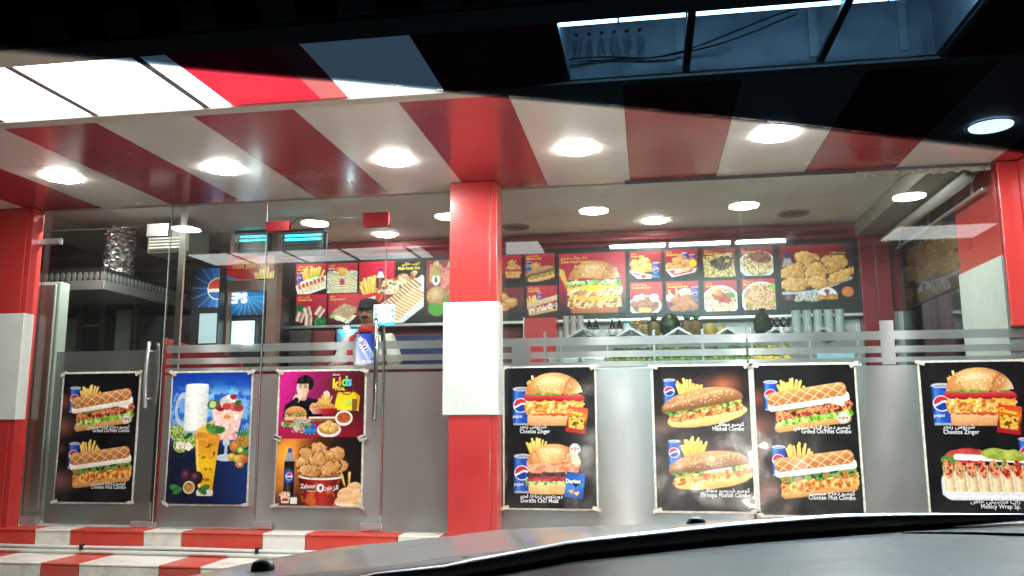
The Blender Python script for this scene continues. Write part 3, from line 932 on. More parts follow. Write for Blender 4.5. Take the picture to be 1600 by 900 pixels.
def art_bucket():
    A = Art(.755, 200)
    A.rgb[:] = ramp(A.U + (A.V - .35) * .25, (-.1, (180, 90, 30)), (.15, (216, 120, 40)), (.4, (90, 40, 22)), (.7, (34, 22, 22)), (1, (26, 18, 18)))
    A.rgb += np.exp(-((A.U - .08) ** 2 / .02 + (A.V - .2) ** 2 / .03))[..., None] * np.array((70, 60, 10))
    A.fill(A.V - .6, ramp(A.U, (0, (60, 30, 20)), (.5, (50, 22, 16)), (1, (120, 60, 30))), .7, .15)
    A.at(.155, .4, .6)
    A.fill(A.box(0, .1, .1, .36, .06), ramp(A.x, (-.1, (16, 10, 12)), (-.03, (80, 60, 60)), (.1, (10, 6, 8)))); A.fill(A.poly([(-.04, -.4), (.04, -.4), (.1, -.2), (-.1, -.2)]), (150, 150, 156))
    A.fill(A.poly([(-.09, -.22), (.09, -.22), (.1, -.1), (-.1, -.1)]), (30, 20, 22)); A.fill(A.box(0, -.42, .04, .04, .01), (26, 70, 170))
    A.fill(A.box(0, .06, .102, .11, .02), ramp(A.x, (-.1, (20, 50, 140)), (0, (50, 100, 200)), (.1, (12, 34, 110)))); A.fill(A.ell(0, .06, .07, .07), (236, 238, 244)); A.fill(np.minimum(A.ell(0, .06, .06, .06), -(A.y - .05)), (206, 30, 46)); A.fill(np.minimum(A.ell(0, .06, .06, .06), A.y - .075), (16, 52, 150))
    A.at(.53, .57, .52)
    A.fill(A.poly([(-.5, -.24), (.5, -.28), (.36, .42), (-.38, .42)]), ramp(A.x + .08 * A.n(4, 6), (-.5, (60, 8, 8)), (-.2, (150, 20, 20)), (.1, (190, 34, 24)), (.5, (70, 10, 8))))
    A.fill(np.minimum(A.poly([(-.5, -.2), (.5, -.2), (.36, .42), (-.38, .42)]), A.n(5, 4) + A.y * .6 - .62), (226, 110, 30), .7, .08)
    A.fill(A.ell(0, -.26, .51, .075), (236, 232, 226)); A.fill(A.ell(0, -.275, .47, .05), (150, 90, 50))
    A.at(.53, .56, .09); A.fill(A.ell(0, 0, .5, .5), (236, 234, 230)); A.fill(A.rough(A.ell(.05, .0, .2, .32, .3), .15, 6), (90, 84, 84))
    pieces(A, .53, .25, .56, BUCKET, 80)
    fries(A, .86, .46, .17, 6, 14)
    for i, (x, y, r) in enumerate(((.92, .56, .09), (.82, .62, .09), (.95, .66, .09), (.86, .7, .1), (.77, .7, .07), (.97, .73, .06))):
        A.at(x, y, r * 2); A.fill(A.ell(0, 0, .5, .36, -.3), ramp(A.y + .1 * A.n(4, i), (-.35, (244, 200, 140)), (.0, (226, 170, 106)), (.35, (250, 226, 190))))
    A.at(.12, .66, .16); A.fill(A.poly([(-.35, -.1), (.35, -.1), (.26, .42), (-.26, .42)]), (222, 214, 204)); A.fill(A.box(0, .2, .22, .1, .02), (190, 30, 30)); A.fill(A.rough(A.ell(0, -.15, .4, .22), .1, 8), A.mottle(9, 4, (190, 120, 60), (240, 220, 190)))
    A.at(.22, .7, .1); A.fill(A.box(0, 0, .4, .36, .1), (226, 222, 214))
    A.word('Zahoor', .3, .565, .068, 'LEFT', 'white', .015, .02, .85)
    A.word(arabic('الزهور'), .585, .575, .07, 'LEFT', 'white', .012)
    A.word('Restaurant', .38, .6, .024, 'LEFT', 'white')
    return A


# --- dishes on the lit menu board
def tile(asp, n=64, top=(196, 26, 52), low=(30, 14, 20)):
    A = Art(asp, n)
    A.rgb[:] = ramp(A.V / asp + .08 * (A.U - .5), (0, top), (.55, [c * .85 for c in top]), (1, low))
    return A


def heap(A, u, v, s, cols, f=22, ry=.36, seed=1, plate=True):
    A.at(u, v, s)
    if plate:
        A.fill(A.ell(0, .03, .54, ry + .07), (224, 226, 230))
        A.fill(A.ell(0, .02, .5, ry + .03), (196, 198, 204))
    A.fill(A.rough(A.ell(0, 0, .46, ry), .08, 8, seed), A.mottle(f, seed, *cols))


RICE = ((110, 80, 40), (206, 180, 110), (236, 216, 160))


def art_tile(kind):
    if kind == 'rolls':
        A = tile(.95); fries(A, .55, .38, .7, 3, 16); can(A, .12, .45, .36, 0, False)
        A.at(.52, .6, 1, -.3); A.fill(A.box(0, .12, .52, .2, .05), (226, 228, 230)); A.fill(A.ell(.12, -.16, .22, .07), (150, 200, 50)); A.fill(A.box(-.05, -.1, .3, .04, .03), (240, 238, 232))
        for i in range(7):
            x = -.4 + i * .13; A.fill(A.box(x, .1, .055, .17, .05), ramp(A.x - x, (-.06, (200, 160, 110)), (0, (250, 232, 196)), (.06, (190, 150, 100)))); A.fill(A.rough(A.ell(x, -.0, .05, .08), .03, 20, i), A.mottle(30, i, (150, 40, 16), (236, 120, 60)))
    elif kind == 'clubs':
        A = tile(.95); can(A, .1, .3, .3, 0, False); A.at(.5, .6, 1); A.fill(A.rough(A.box(.02, .05, .52, .4, .1), .1, 7), A.mottle(9, 4, (190, 196, 190), (150, 160, 110), (222, 214, 200)))
        for i, (x, y, r) in enumerate(((-.25, -.08, .3), (.1, -.15, -.5), (.3, .05, .5), (-.2, .22, -.4), (.2, .24, .4), (0, .05, 0))):
            A.at(.5 + x, .6 + y, .42, r); g = (A.y * 7) % 1
            A.fill(A.box(0, 0, .42, .36, .04), ramp(g, (0, (240, 226, 196)), (.45, (226, 206, 170)), (.55, (130, 90, 60)), (.8, (160, 170, 90)), (1, (240, 226, 196))))
        A.at(.5, .6, .22); A.fill(A.rough(A.ell(0, 0, .4, .44), .1, 6), (170, 40, 90))
        fries(A, .5, .26, .3, 7, 12)
    elif kind == 'wraps':
        A = tile(.97); A.at(.5, .6, 1); A.fill(A.rough(A.ell(.32, .25, .22, .15, -.3), .06, 9), A.mottle(12, 4, (14, 80, 40), (60, 150, 80))); A.fill(A.rough(A.ell(-.3, -.12, .25, .14, .7), .05, 9), (40, 100, 60))
        for i, (x, y, r) in enumerate(((-.12, -.05, -.3), (.28, -.05, .6), (-.08, .25, .05), (-.36, .1, .3))):
            A.at(.5 + x, .6 + y, .36, r); A.fill(A.box(0, 0, .34, .44, .06), ramp(A.x + .1 * A.n(9, i), (-.35, (170, 130, 110)), (-.1, (240, 226, 214)), (.1, (160, 90, 80)), (.35, (236, 220, 206))))
    elif kind == 'bread':
        A = tile(.97, top=(206, 30, 52)); A.at(.52, .6, .95)
        A.fill(A.rough(A.poly([(-.45, .05), (-.1, .02), (.46, .1), (.15, .38), (-.3, .22)]), .04, 12), A.mottle(12, 4, (226, 206, 170), (240, 228, 200), (170, 190, 110)))
        A.fill(A.rough(A.poly([(-.46, .0), (.0, -.32), (.46, -.16), (.42, .0), (.15, .22)]), .03, 9), A.mottle(40, 5, (140, 100, 70), (186, 146, 110), (206, 170, 136)))
        A.fill(A.ell(-.4, .12, .1, .06), (150, 180, 110))
    elif kind == 'family':
        A = tile(.93, 130); A.fill(A.U - .55, (26, 16, 18), 1, .04); fries(A, .22, .42, .4, 5, 26)
        A.at(.33, .27, .4); A.fill(A.box(0, .2, .16, .3, .1), ramp(A.x, (-.16, (40, 16, 16)), (-.02, (150, 90, 90)), (.16, (30, 10, 10)))); A.fill(A.poly([(-.06, -.3), (.06, -.3), (.16, -.05), (-.16, -.05)]), (190, 190, 196)); A.fill(A.box(0, -.34, .06, .05, .02), (30, 50, 130))
        A.at(.15, .55, .4); A.fill(A.poly([(-.4, -.1), (.6, -.25), (.4, .12), (-.4, .2)]), (200, 24, 40)); A.fill(A.poly([(-.1, .02), (.3, -.08), (.2, .12)]), (230, 230, 232))
        A.at(.64, .55, 1.0); A.fill(A.poly([(-.45, .2), (.33, -.33), (.4, -.25), (.4, .12), (.05, .38), (-.2, .42)]), (214, 214, 216))
        A.fill(A.rough(A.ell(-.05, -.2, .3, .13, -.5), .1, 8), A.mottle(14, 4, (120, 60, 40), (206, 150, 110), (240, 220, 190), (90, 100, 50)))
        for i in range(13):
            t = i / 12; A.at(.42 + t * .46, .72 - t * .38, .2, -.9); A.fill(A.box(0, 0, .15, .46, .08), ramp(A.x, (-.15, (240, 224, 190)), (0, (200, 150, 100)), (.06, (90, 60, 50)), (.15, (236, 220, 196))))
        for i in range(12):
            t = i / 11; A.at(.5 + t * .42, .84 - t * .36, .26, -1.1); A.fill(A.box(0, 0, .1, .48, .05), ramp(A.x, (-.1, (250, 236, 206)), (.02, (226, 180, 120)), (.06, (206, 70, 40)), (.1, (240, 220, 180))))
        A.word(arabic('كلوب عائلي'.replace('ئ', 'ي')), .66, .07, .06, 'LEFT', 'gold'); A.word('Majlis Family Club', .6, .14, .062, 'LEFT', 'gold', .015, 0, .75)
    elif kind == 'juice':
        A = tile(1.9, 50, (150, 20, 36), (24, 14, 20)); A.at(.3, .42, .6); A.fill(A.box(0, 0, .34, .5, .1), A.mottle(8, 4, (130, 80, 30), (206, 150, 80), (170, 110, 50))); A.fill(A.poly([(-.1, -.6), (.12, -.68), (.18, -.45), (-.16, -.42)]), (200, 190, 130))
        A.at(.75, .2, .5); A.fill(A.poly([(-.3, .4), (-.1, -.3), (.3, -.3), (.45, .4)]), (150, 180, 130)); A.at(.78, .72, .8); A.fill(A.box(0, 0, .4, .6, .05), A.mottle(7, 5, (196, 60, 60), (226, 120, 106), (214, 90, 80)))
        A.at(.3, .62, .4); A.fill(A.ell(0, .0, .3, .46), (236, 236, 236)); A.fill(A.rough(A.ell(0, 0, .12, .26), .1, 7), (70, 60, 60)); A.fill(A.ell(0, -.38, .26, .1), (120, 170, 60))
        A.at(.35, 1.15, .7); A.fill(A.ell(0, 0, .5, .46), ramp(np.hypot(A.x + .1, A.y + .1), (0, (226, 180, 120)), (.5, (170, 116, 60)))); A.at(.8, 1.4, .6); A.fill(A.ell(0, 0, .5, .5), A.mottle(20, 3, (60, 110, 20), (130, 180, 50))); A.fill(A.ell(.05, 0, .15, .2), (220, 226, 190)); A.at(.3, 1.55, .6); A.fill(A.rough(A.ell(0, 0, .42, .36, .4), .1, 6), (70, 150, 30))
    elif kind == 'sub':
        A = tile(1.0); can(A, .12, .42, .34, 0, False); fries(A, .35, .42, .3, 4, 9); matsub(A, .55, .66, 1.05, -.2)
    elif kind == 'fillet':
        A = tile(1.05); fries(A, .2, .5, .4, 4, 9); can(A, .42, .38, .3, 0, False); A.at(.55, .66, 1.05, -.17); A.fill(A.box(0, .16, .5, .07, .03), (190, 150, 90)); A.fill(A.rough(A.box(0, .06, .5, .08, .04), .08, 9), A.mottle(9, 5, (226, 220, 206), (120, 60, 40), (240, 236, 226), (190, 60, 40), (60, 70, 40))); A.fill(A.poly([(-.52, .0), (-.5, -.16), (.5, -.26), (.55, -.1)]), ramp(A.y + .04 * A.n(9, 4), (-.25, (220, 190, 150)), (0, (190, 150, 106))))
    elif kind == 'burger':
        A = tile(1.0); burger(A, .7, .6, .6); fries(A, .65, .3, .3, 3, 8)
    elif kind == 'broast':
        A = tile(.9, top=(170, 24, 42)); pieces(A, .42, .5, .75, [(-.3, -.1, .24, .2, .3), (.05, -.2, .26, .2, 0), (.2, .05, .28, .2, .4), (-.2, .18, .3, .18, .1)], 30, (150, 84, 24), (214, 150, 64), (244, 204, 120)); A.at(.38, .72, .9); A.fill(A.poly([(-.5, -.12), (.4, .08), (.3, .22), (-.05, .3)]), (220, 214, 214)); A.fill(A.poly([(-.4, -.06), (.2, .1), (.05, .2)]), (190, 24, 40)); A.fill(A.ell(-.08, .12, .07, .07), (240, 240, 240)); can(A, .83, .62, .5, 0, False)
    elif kind == 'broast_box':
        A = tile(.9, top=(170, 24, 42)); can(A, .6, .3, .4, 0, False); can(A, .84, .36, .4, 0, False); pieces(A, .48, .48, .8, [(-.36, .08, .24, .18, .3), (-.05, -.12, .3, .2, 0), (.24, .0, .26, .2, .4), (-.12, .16, .3, .18, .1)], 34, (130, 64, 22), (190, 116, 52), (226, 170, 100)); A.at(.85, .45, .3); A.fill(A.ell(0, 0, .4, .4), (240, 190, 40)); A.at(.5, .72, 1); A.fill(A.poly([(-.5, -.1), (.48, -.12), (.4, .02), (-.3, .16)]), (200, 196, 196)); A.fill(A.poly([(-.4, -.05), (.4, -.1), (.3, 0), (-.2, .1)]), (180, 24, 40)); A.fill(A.ell(-.08, -.03, .16, .07, -.3), (226, 180, 150)); A.fill(A.ell(.15, -.08, .16, .07, -.3), (216, 160, 120))
    elif kind == 'mini':
        A = tile(.97, top=(206, 30, 48)); heap(A, .45, .72, .95, ((120, 50, 30), (160, 80, 50), (190, 110, 70)), 8, .28, 3); pieces(A, .42, .64, .7, [(-.3, .06, .22, .18, 0), (.05, -.08, .22, .18, 0), (.28, .1, .2, .15, 0), (-.05, .14, .24, .14, 0)], 22, (90, 36, 22), (150, 78, 46), (196, 124, 80)); A.at(.28, .48, .4, -.2); A.fill(A.rough(A.box(0, 0, .42, .22, .1), .06, 8), (222, 196, 160)); A.at(.74, .5, .28); A.fill(A.ell(0, 0, .5, .44), (236, 238, 240)); A.fill(A.ell(0, -.06, .4, .28), (214, 220, 224)); A.at(.45, .88, .5); A.fill(A.rough(A.ell(0, 0, .4, .16), .08, 9), A.mottle(16, 3, (190, 150, 60), (236, 214, 130)))
    elif kind == 'family_meal':
        A = tile(.97, top=(206, 30, 48)); fries(A, .3, .4, .4, 3, 14); heap(A, .6, .36, .5, ((190, 200, 190), (236, 236, 226), (226, 206, 160)), 20, .26, 4, False); can(A, .88, .4, .45, 0, False); A.at(.13, .52, .3); A.fill(A.ell(0, 0, .5, .4), (226, 236, 240)); pieces(A, .55, .72, .85, [(-.25, -.1, .24, .16, .2), (.1, -.16, .26, .18, 0), (.26, .06, .24, .18, .5), (-.08, .1, .3, .16, 0), (-.3, .16, .22, .1, 0)], 50, (96, 30, 12), (170, 76, 30), (214, 120, 60))
    elif kind == 'zurbian':
        A = tile(.93, top=(150, 20, 40)); A.at(.5, .56, 1); A.fill(A.poly([(-.48, -.3), (.4, -.42), (.5, .4), (-.46, .42)]), A.mottle(26, 3, (110, 90, 40), (190, 166, 90), (226, 206, 136))); A.fill(A.rough(A.ell(.1, -.1, .38, .2, -.1), .2, 7, 3), A.mottle(20, 6, (20, 18, 20), (60, 50, 36), (110, 96, 50))); A.at(.75, .42, .2); A.fill(A.ell(0, 0, .4, .24, -.3), (210, 190, 60))
    elif kind == 'biryani':
        A = tile(.97, top=(190, 26, 46)); heap(A, .5, .62, 1.05, ((150, 70, 40), (226, 190, 150), (240, 220, 196), (200, 90, 50)), 24, .4, 5); A.at(.48, .5, .6); A.fill(A.rough(A.ell(.1, .05, .5, .25, .3), .1, 7), A.mottle(9, 4, (150, 26, 10), (206, 66, 20))); A.fill(A.ell(-.1, -.2, .26, .16, .2), ramp(A.x, (-.3, (240, 170, 80)), (.2, (200, 90, 30)))); A.at(.8, .46, .3); A.fill(A.rough(A.ell(0, 0, .4, .26), .2, 8), (70, 130, 60)); A.at(.45, .9, .26); A.fill(A.ell(0, 0, .5, .36), (200, 196, 120)); A.fill(A.ell(0, .02, .4, .26), (222, 222, 170))
    elif kind == 'half_chicken':
        A = tile(.93, top=(150, 20, 40)); heap(A, .52, .55, 1.05, RICE, 24, .36, 6); A.at(.6, .33, .75); A.fill(A.rough(A.ell(0, 0, .46, .26, .25), .08, 6), A.mottle(10, 4, (70, 14, 12), (140, 40, 28), (190, 80, 50)))
    elif kind == 'fried_rice':
        A = tile(.97, top=(196, 26, 48)); heap(A, .58, .62, 1.15, ((150, 90, 50), (216, 160, 110), (240, 200, 150), (226, 120, 80), (120, 150, 70)), 18, .42, 8); A.at(.95, .25, .2); A.fill(A.ell(0, 0, .5, .5), (130, 190, 60)); A.at(.2, .85, .3); A.fill(A.ell(0, 0, .4, .4), (170, 140, 80), .8)
    elif kind == 'royal':
        A = tile(.92, 130, (200, 32, 58)); fries(A, .24, .38, .4, 3, 14); can(A, .78, .46, .46, 0, False); burger(A, .53, .53, .82, 'royal'); A.word(arabic('زنكر رويال سوبريم'), .03, .085, .058, 'LEFT', 'gold'); A.word('Zinker Royal Supreme', .03, .15, .062, 'LEFT', 'gold', .012, 0, .8)
    elif kind == 'party':
        A = tile(.84, 130, (150, 18, 34), (24, 14, 16)); A.fill(A.U - .72 - (.35 - A.V) * .4, (34, 20, 22), .8, .3)
        A.at(.1, .4, .8); A.fill(A.box(0, .1, .12, .4, .08), ramp(A.x, (-.12, (50, 10, 12)), (-.02, (150, 90, 90)), (.12, (40, 8, 10)))); A.fill(A.poly([(-.04, -.3), (.04, -.3), (.11, -.1), (-.11, -.1)]), (170, 150, 150)); A.fill(A.box(0, -.31, .045, .05, .02), (24, 50, 130))
        A.at(.5, .5, 1); A.fill(A.poly([(-.5, .18), (-.1, .17), (.47, -.02), (.47, .02), (-.05, .215), (-.5, .22)]), (170, 180, 214))
        pieces(A, .5, .42, 1.0, [(-.1, -.2, .2, .12, .3), (.2, -.12, .22, .12, -.2), (-.32, -.02, .2, .12, -.2), (.32, .06, .22, .08, -.5), (-.02, .0, .15, .17, .3), (-.3, .16, .2, .1, -.1), (.0, .14, .14, .1, .2)], 90, (110, 56, 18), (206, 132, 50), (246, 204, 120), 12)
        A.at(.62, .72, .3); A.fill(np.minimum(A.ell(0, .1, .46, .4), -(A.y - .1)), (214, 214, 220)); A.fill(A.rough(A.box(0, .16, .5, .12, .05), .2, 9), A.mottle(14, 4, (150, 90, 24), (214, 166, 60))); A.fill(A.rough(A.ell(.0, -.12, .12, .16), .2, 7), (150, 40, 40))
        A.at(.9, .7, .16); A.fill(A.ell(0, 0, .5, .46), (206, 110, 50)); A.at(.34, .76, .3); A.fill(A.rough(A.box(0, 0, .5, .2, .05), .2, 6), A.mottle(9, 4, (110, 120, 130), (206, 206, 200), (130, 90, 60)))
        A.word('PARTY MEAL', .9, .2, .055, 'RIGHT', 'gold', 0.0, 0, .9); A.word(arabic('وجبة حفلات'), .9, .145, .045, 'RIGHT', 'gold')
    else:
        A = tile(1.0, 50, (120, 20, 34)); pieces(A, .4, .5, .9, [(-.2, -.15, .26, .2, .2), (.15, .05, .26, .2, 0), (-.15, .2, .28, .18, 0)], 70)
    return A


GOLD_LABELS = {'rolls': 'Mathafi Sp. Combo', 'clubs': 'Arabic Club', 'wraps': 'Chicken Club', 'bread': 'Chicken Bread 1', 'sub': 'Mathafi combo', 'fillet': 'Royal Fillet',
               'broast': 'Broast Meal', 'broast_box': 'Broast Dinner', 'mini': 'Broasted Mini Meal', 'family_meal': 'Broasted Family Meal', 'zurbian': 'Chicken Rice', 'biryani': 'Special Biryani',
               'half_chicken': 'Half Chicken', 'fried_rice': 'Mix Fried Rice'}
GOLD_AR = {'rolls': 'كومبو مطافي', 'clubs': 'كلوب', 'wraps': 'كلوب دجاج', 'bread': 'دجاج', 'sub': 'مطافي كومبو', 'fillet': 'رويال فيليه', 'broast': 'وجبة', 'broast_box': 'وجبة', 'mini': 'وجبة بروست',
           'family_meal': 'وجبة بروست', 'zurbian': 'رز دجاج', 'biryani': 'برياني', 'half_chicken': 'رز', 'fried_rice': 'رز مشكل'}


def sheet(A, x0, z1, w, Y, name, parent, material, wavy=0.0, seed=0):
    """A printed sheet as one fine mesh whose points carry the ink."""
    H, W = A.H, A.W
    X = x0 + A.U * w
    Z = z1 - A.V * w
    y = Y + (wavy * (fbm(A.U * 3 + seed, A.V * 3, seed, 2) - .5) if wavy else A.U * 0)
    og = np.array([0.0, 0, 0])
    p = parent
    while p is not None:
        og += np.array(p.location)
        p = p.parent
    co = np.stack([X, y, Z], -1).reshape(-1, 3) - og
    me = bpy.data.meshes.new(name)
    nq = (H - 1) * (W - 1)
    i, j = np.meshgrid(np.arange(W - 1), np.arange(H - 1))
    a = (j * W + i).ravel()
    quads = np.stack([a, a + W, a + W + 1, a + 1], 1).astype(np.int32)
    me.vertices.add(H * W)
    me.vertices.foreach_set('co', co.ravel())
    me.loops.add(nq * 4)
    me.loops.foreach_set('vertex_index', quads.ravel())
    me.polygons.add(nq)
    me.polygons.foreach_set('loop_start', np.arange(0, nq * 4, 4, dtype=np.int32))
    me.polygons.foreach_set('use_smooth', np.ones(nq, bool))
    ca = me.color_attributes.new('ink', 'FLOAT_COLOR', 'POINT')
    g = A.rgb.mean(-1, keepdims=True)
    c = (g + (A.rgb - g) * .86) * (.9 + .2 * fbm(A.U * A.W * .35, A.V * A.W * .35, 5, 2))[..., None]
    c = np.clip(c, 0, 255) / 255
    c = np.where(c <= .04045, c / 12.92, ((c + .055) / 1.055) ** 2.4)
    c = np.concatenate([c, np.ones((H, W, 1))], -1)
    ca.data.foreach_set('color', c.reshape(-1))
    me.materials.append(material)
    me.update()
    me.validate()
    o = bpy.data.objects.new(name, me)
    o.location = og
    o = link(o, parent)
    return o


INK = {}


def put_words(A, x0, z1, w, Y, parent, emi=0.0):
    pal = {'white': (.82, .82, .82), 'yellow': (.9, .62, .05), 'gold': (.85, .62, .12), 'orange': (.9, .25, .05), 'green': (.15, .6, .1), 'blue': (.1, .4, .8), 'cyan': (.1, .7, .75)}
    for body, u, v, size, align, col, bold, rot, sq in A.words:
        key = ('ink_' + col, emi)
        if key not in INK:
            INK[key] = mat('ink_%s_%s' % (col, 'lit' if emi else 'plain'), pal[col], .35, 0, .02)
            if emi:
                b = INK[key].node_tree.nodes['Principled BSDF']
                b.inputs['Emission Color'].default_value = (*pal[col], 1)
                b.inputs['Emission Strength'].default_value = emi
        lettering(body, x0 + u * w, z1 - v * w, size * w, Y, INK[key], parent, align, bold, rot, sq)
# ------------------------------------------------------------------ palette
RED = mat('red_panel', (.44, .034, .032), .3, var=.1, scale=3, coat=.3, bump=.12, bscale=2.2, dirt=((.34, .04, .038), 3, .5))
RED_SOFFIT = mat('red_soffit_panel', (.34, .045, .055), .22, var=.08, scale=2.5, coat=.5, bump=.15, bscale=1.6, dirt=((.28, .05, .055), 2, .12))
CREAM_SOFFIT = mat('cream_soffit_panel', (.68, .645, .6), .24, var=.05, scale=2.5, coat=.4, bump=.15, bscale=1.6, dirt=((.56, .52, .47), 2, .12))
WHITE = mat('white_panel', (.6, .62, .58), .38, var=.05, scale=3, dirt=((.42, .41, .36), 6, .5))
BEIGE = mat('beige_trim', (.5, .45, .4), .5, dirt=((.3, .26, .22), 9, .5))
RED_TILE = mat('red_tile', (.62, .055, .035), .35, var=.1, scale=5, dirt=((.3, .13, .1), 5, .7), coat=.2)
WHITE_TILE = mat('white_tile', (.84, .81, .73), .35, var=.06, scale=5, dirt=((.34, .3, .23), 5, .75), coat=.2)
GROUT = mat('grout', (.3, .27, .22), .85, bump=.4)
ASPHALT = mat('asphalt', (.045, .045, .047), .85, var=.3, scale=30, bump=.6, bscale=180)
STEEL = mat('steel', (.6, .61, .6), .32, .75, var=.08, scale=8)
DARK_STEEL = mat('dark_steel', (.2, .2, .2), .4, 1.0, var=.2, scale=5)
CHROME = mat('chrome', (.62, .62, .62), .22, .7, var=.04, scale=10)
CEIL = mat('ceiling_paint', (.84, .83, .81), .6, var=.03, scale=1.2, dirt=((.48, .45, .41), 2, .4))
FLOORM = mat('floor_tile', (.62, .6, .55), .3, var=.08)
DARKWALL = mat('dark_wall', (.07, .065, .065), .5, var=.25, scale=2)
PALEWALL = mat('pale_wall', (.62, .63, .62), .5, var=.04, scale=2)
BROWN = mat('brown_frame', (.2, .12, .1), .35, var=.15, scale=6)
BLACK = mat('black_plastic', (.012, .012, .013), .45, var=.2, scale=20)
RUBBER = mat('rubber', (.015, .015, .015), .7)
GLASS = glass('shop_glass')
EDGE = mat('glass_edge', (.42, .55, .5), .2, var=.1, scale=20)
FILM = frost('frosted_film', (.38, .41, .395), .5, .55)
FILM_DARK = frost('frosted_film_painted_dark', (.2, .215, .205), .5, .6)  # same film, the dark room behind it put into the colour
TAPE = mat('clear_tape', (.62, .6, .52), .25, var=.25, scale=25, bump=.5, bscale=40)
PRINT = print_mat('laminated_print', .24, 0, .3)
BOARD_PRINT = print_mat('backlit_print', .3, .5)
LENS_OUT = emit('outdoor_lamp_lens', (1, .985, .94), L_OUT)
LENS_IN = emit('indoor_lamp_lens', (1, .98, .93), L_IN)
LENS_FILL = emit('added_fill_lamp_lens', (1, .98, .93), L_FILL)
RIM = mat('lamp_rim', (.75, .74, .7), .4)

GZ = -.758          # shop floor level, seen from the phone's height
ST = -1.09          # street level
TOP = 1.655         # underside of the canopy
IC = 1.80           # ceiling inside

# ------------------------------------------------------------------ street, steps, shell of the shop
m = MB(); m.box(-60, 60, -60, -.05, ST - .3, ST)
tag(m.build('street', ASPHALT), kind='structure')
m = MB(); m.box(-9, 8, -4.6, -.57, ST + .001, ST + .03, .01)  # unseen forecourt, made pale to bounce light up to the soffit
tag(m.build('bounce_pavement', mat('bounce_paving', (.42, .4, .36), .6, var=.1, scale=4, dirt=((.2, .19, .17), 3, .5))), kind='structure')

rx = [-6.6, -6.02, -5.74, -5.15, -4.84, -4.38, -4.1, -3.53, -3.24, -2.64, -2.33, -1.68, -1.39, -.8, -.5, .1, .4, 1.0, 1.3, 1.9, 2.2, 2.8, 3.1, 3.7, 4.0]
steps = empty('steps', (0, 0, ST), kind='structure')
m = MB(); m.box(-6.7, 4.2, -.155, .0, ST, GZ - .014).box(-6.7, 4.2, -.545, -.155, ST, -.932)
m.build('step_core', GROUT, steps)
for i in range(len(rx) - 1):
    red = i % 2 == 0
    mm = RED_TILE if red else WHITE_TILE
    a, b = rx[i] + .003, rx[i + 1] - .003
    MB().box(a, b, -.172, -.157, -.914, GZ - .013, .003).build('riser_tile', mm, steps)
    MB().box(a, b, -.178, -.006, GZ - .012, GZ, .004).build('tread_tile', mm, steps)
    # the lower step is laid half a beat to the side
    a2, b2 = a + .37, b + .37
    MB().box(a2, b2, -.562, -.547, ST + .004, -.934, .003).build('riser_tile', WHITE_TILE if red else RED_TILE, steps) if i < len(rx) - 2 else None
    MB().box(a2, b2, -.568, -.175, -.931, -.918, .004).build('tread_tile', WHITE_TILE if red else RED_TILE, steps) if i < len(rx) - 2 else None
MB().box(-6.7, -1.36, -.18, -.173, -.916, -.864, .002).build('skirting', WHITE, steps)
for k, (z, y) in enumerate(((-.868, -.194), (-.9, -.2))):
    t = MB(); t.smooth = True
    t.tube([(x, y, z - .006 * math.sin((x % 1.66) / 1.66 * PI) * (1 - k * .5)) for x in np.arange(-6.6, -1.3, .16)], .0125 + .003 * k, 8)
    o = t.build('conduit', WHITE)
    tag(o, ['thin white cable conduit clipped along the top riser of the steps', 'thicker white cable conduit lying at the foot of the top riser'][k], 'conduit')
    if k == 0:
        for x in (-5.6, -3.98, -2.66):
            MB().box(x - .012, x + .012, -.215, -.18, z - .022, z + .016, .003).build('clip', BLACK, o)

m = MB(); m.box(-6.6, 4.2, .0, 3.2, GZ - .1, GZ)
tag(m.build('floor', FLOORM), kind='structure')
m = MB(); m.box(-6.6, 4.2, .06, 3.2, IC, IC + .1)
tag(m.build('ceiling', CEIL), kind='structure')
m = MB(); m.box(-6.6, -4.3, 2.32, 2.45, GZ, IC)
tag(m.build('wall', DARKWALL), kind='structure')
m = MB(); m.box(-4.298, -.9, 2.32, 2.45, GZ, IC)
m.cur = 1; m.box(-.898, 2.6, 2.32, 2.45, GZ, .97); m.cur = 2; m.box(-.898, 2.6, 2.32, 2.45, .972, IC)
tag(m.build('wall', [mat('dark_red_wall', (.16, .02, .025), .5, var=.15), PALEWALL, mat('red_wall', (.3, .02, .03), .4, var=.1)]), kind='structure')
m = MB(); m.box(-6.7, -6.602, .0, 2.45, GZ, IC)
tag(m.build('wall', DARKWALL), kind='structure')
m = MB(); m.box(-6.6, 4.2, .02, .12, TOP + .012, 2.6)
tag(m.build('wall', BEIGE), kind='structure')
# right-hand side wall: the red and white end of the pillar, then a dark mirrored window
side = tag(empty('wall', (2.3, 0, GZ)), kind='structure')
MB().box(2.29, 2.42, .014, .76, 1.043, TOP).build('red_facing', RED, side)
MB().box(2.28, 2.42, .012, .77, GZ, 1.04).build('white_facing', WHITE, side)
MB().box(2.34, 2.42, .775, 2.31, GZ, IC).build('dark_backing', DARKWALL, side)
MB().box(2.318, 2.338, .78, 1.55, GZ, 1.5).build('mirror_pane', mat('dark_mirror', (.16, .17, .17), .06, 1.0, var=.05), side)
MB().box(2.318, 2.338, 1.556, 2.3, GZ, 1.5).build('mirror_pane', MATS['dark_mirror'], side)


# ------------------------------------------------------------------ round lamps
def downlight(x, y, z, r, lens, label, group, proto=[]):
    d = empty('downlight', (x, y, z), label, 'ceiling light', group)
    m = MB(); m.smooth = True
    m.lathe([(r * 1.0, -.002), (r * 1.02, -.005), (r * 1.05, -.004), (r * 1.06, .002)], (x, y, z), 32)
    m.build('rim', RIM, d)
    m = MB(); m.smooth = True
    m.lathe([(r * .995, -.002), (r * .985, -.011), (r * .8, -.014), (r * .45, -.015)], (x, y, z), 32)
    m.build('lens', lens, d)
    return d


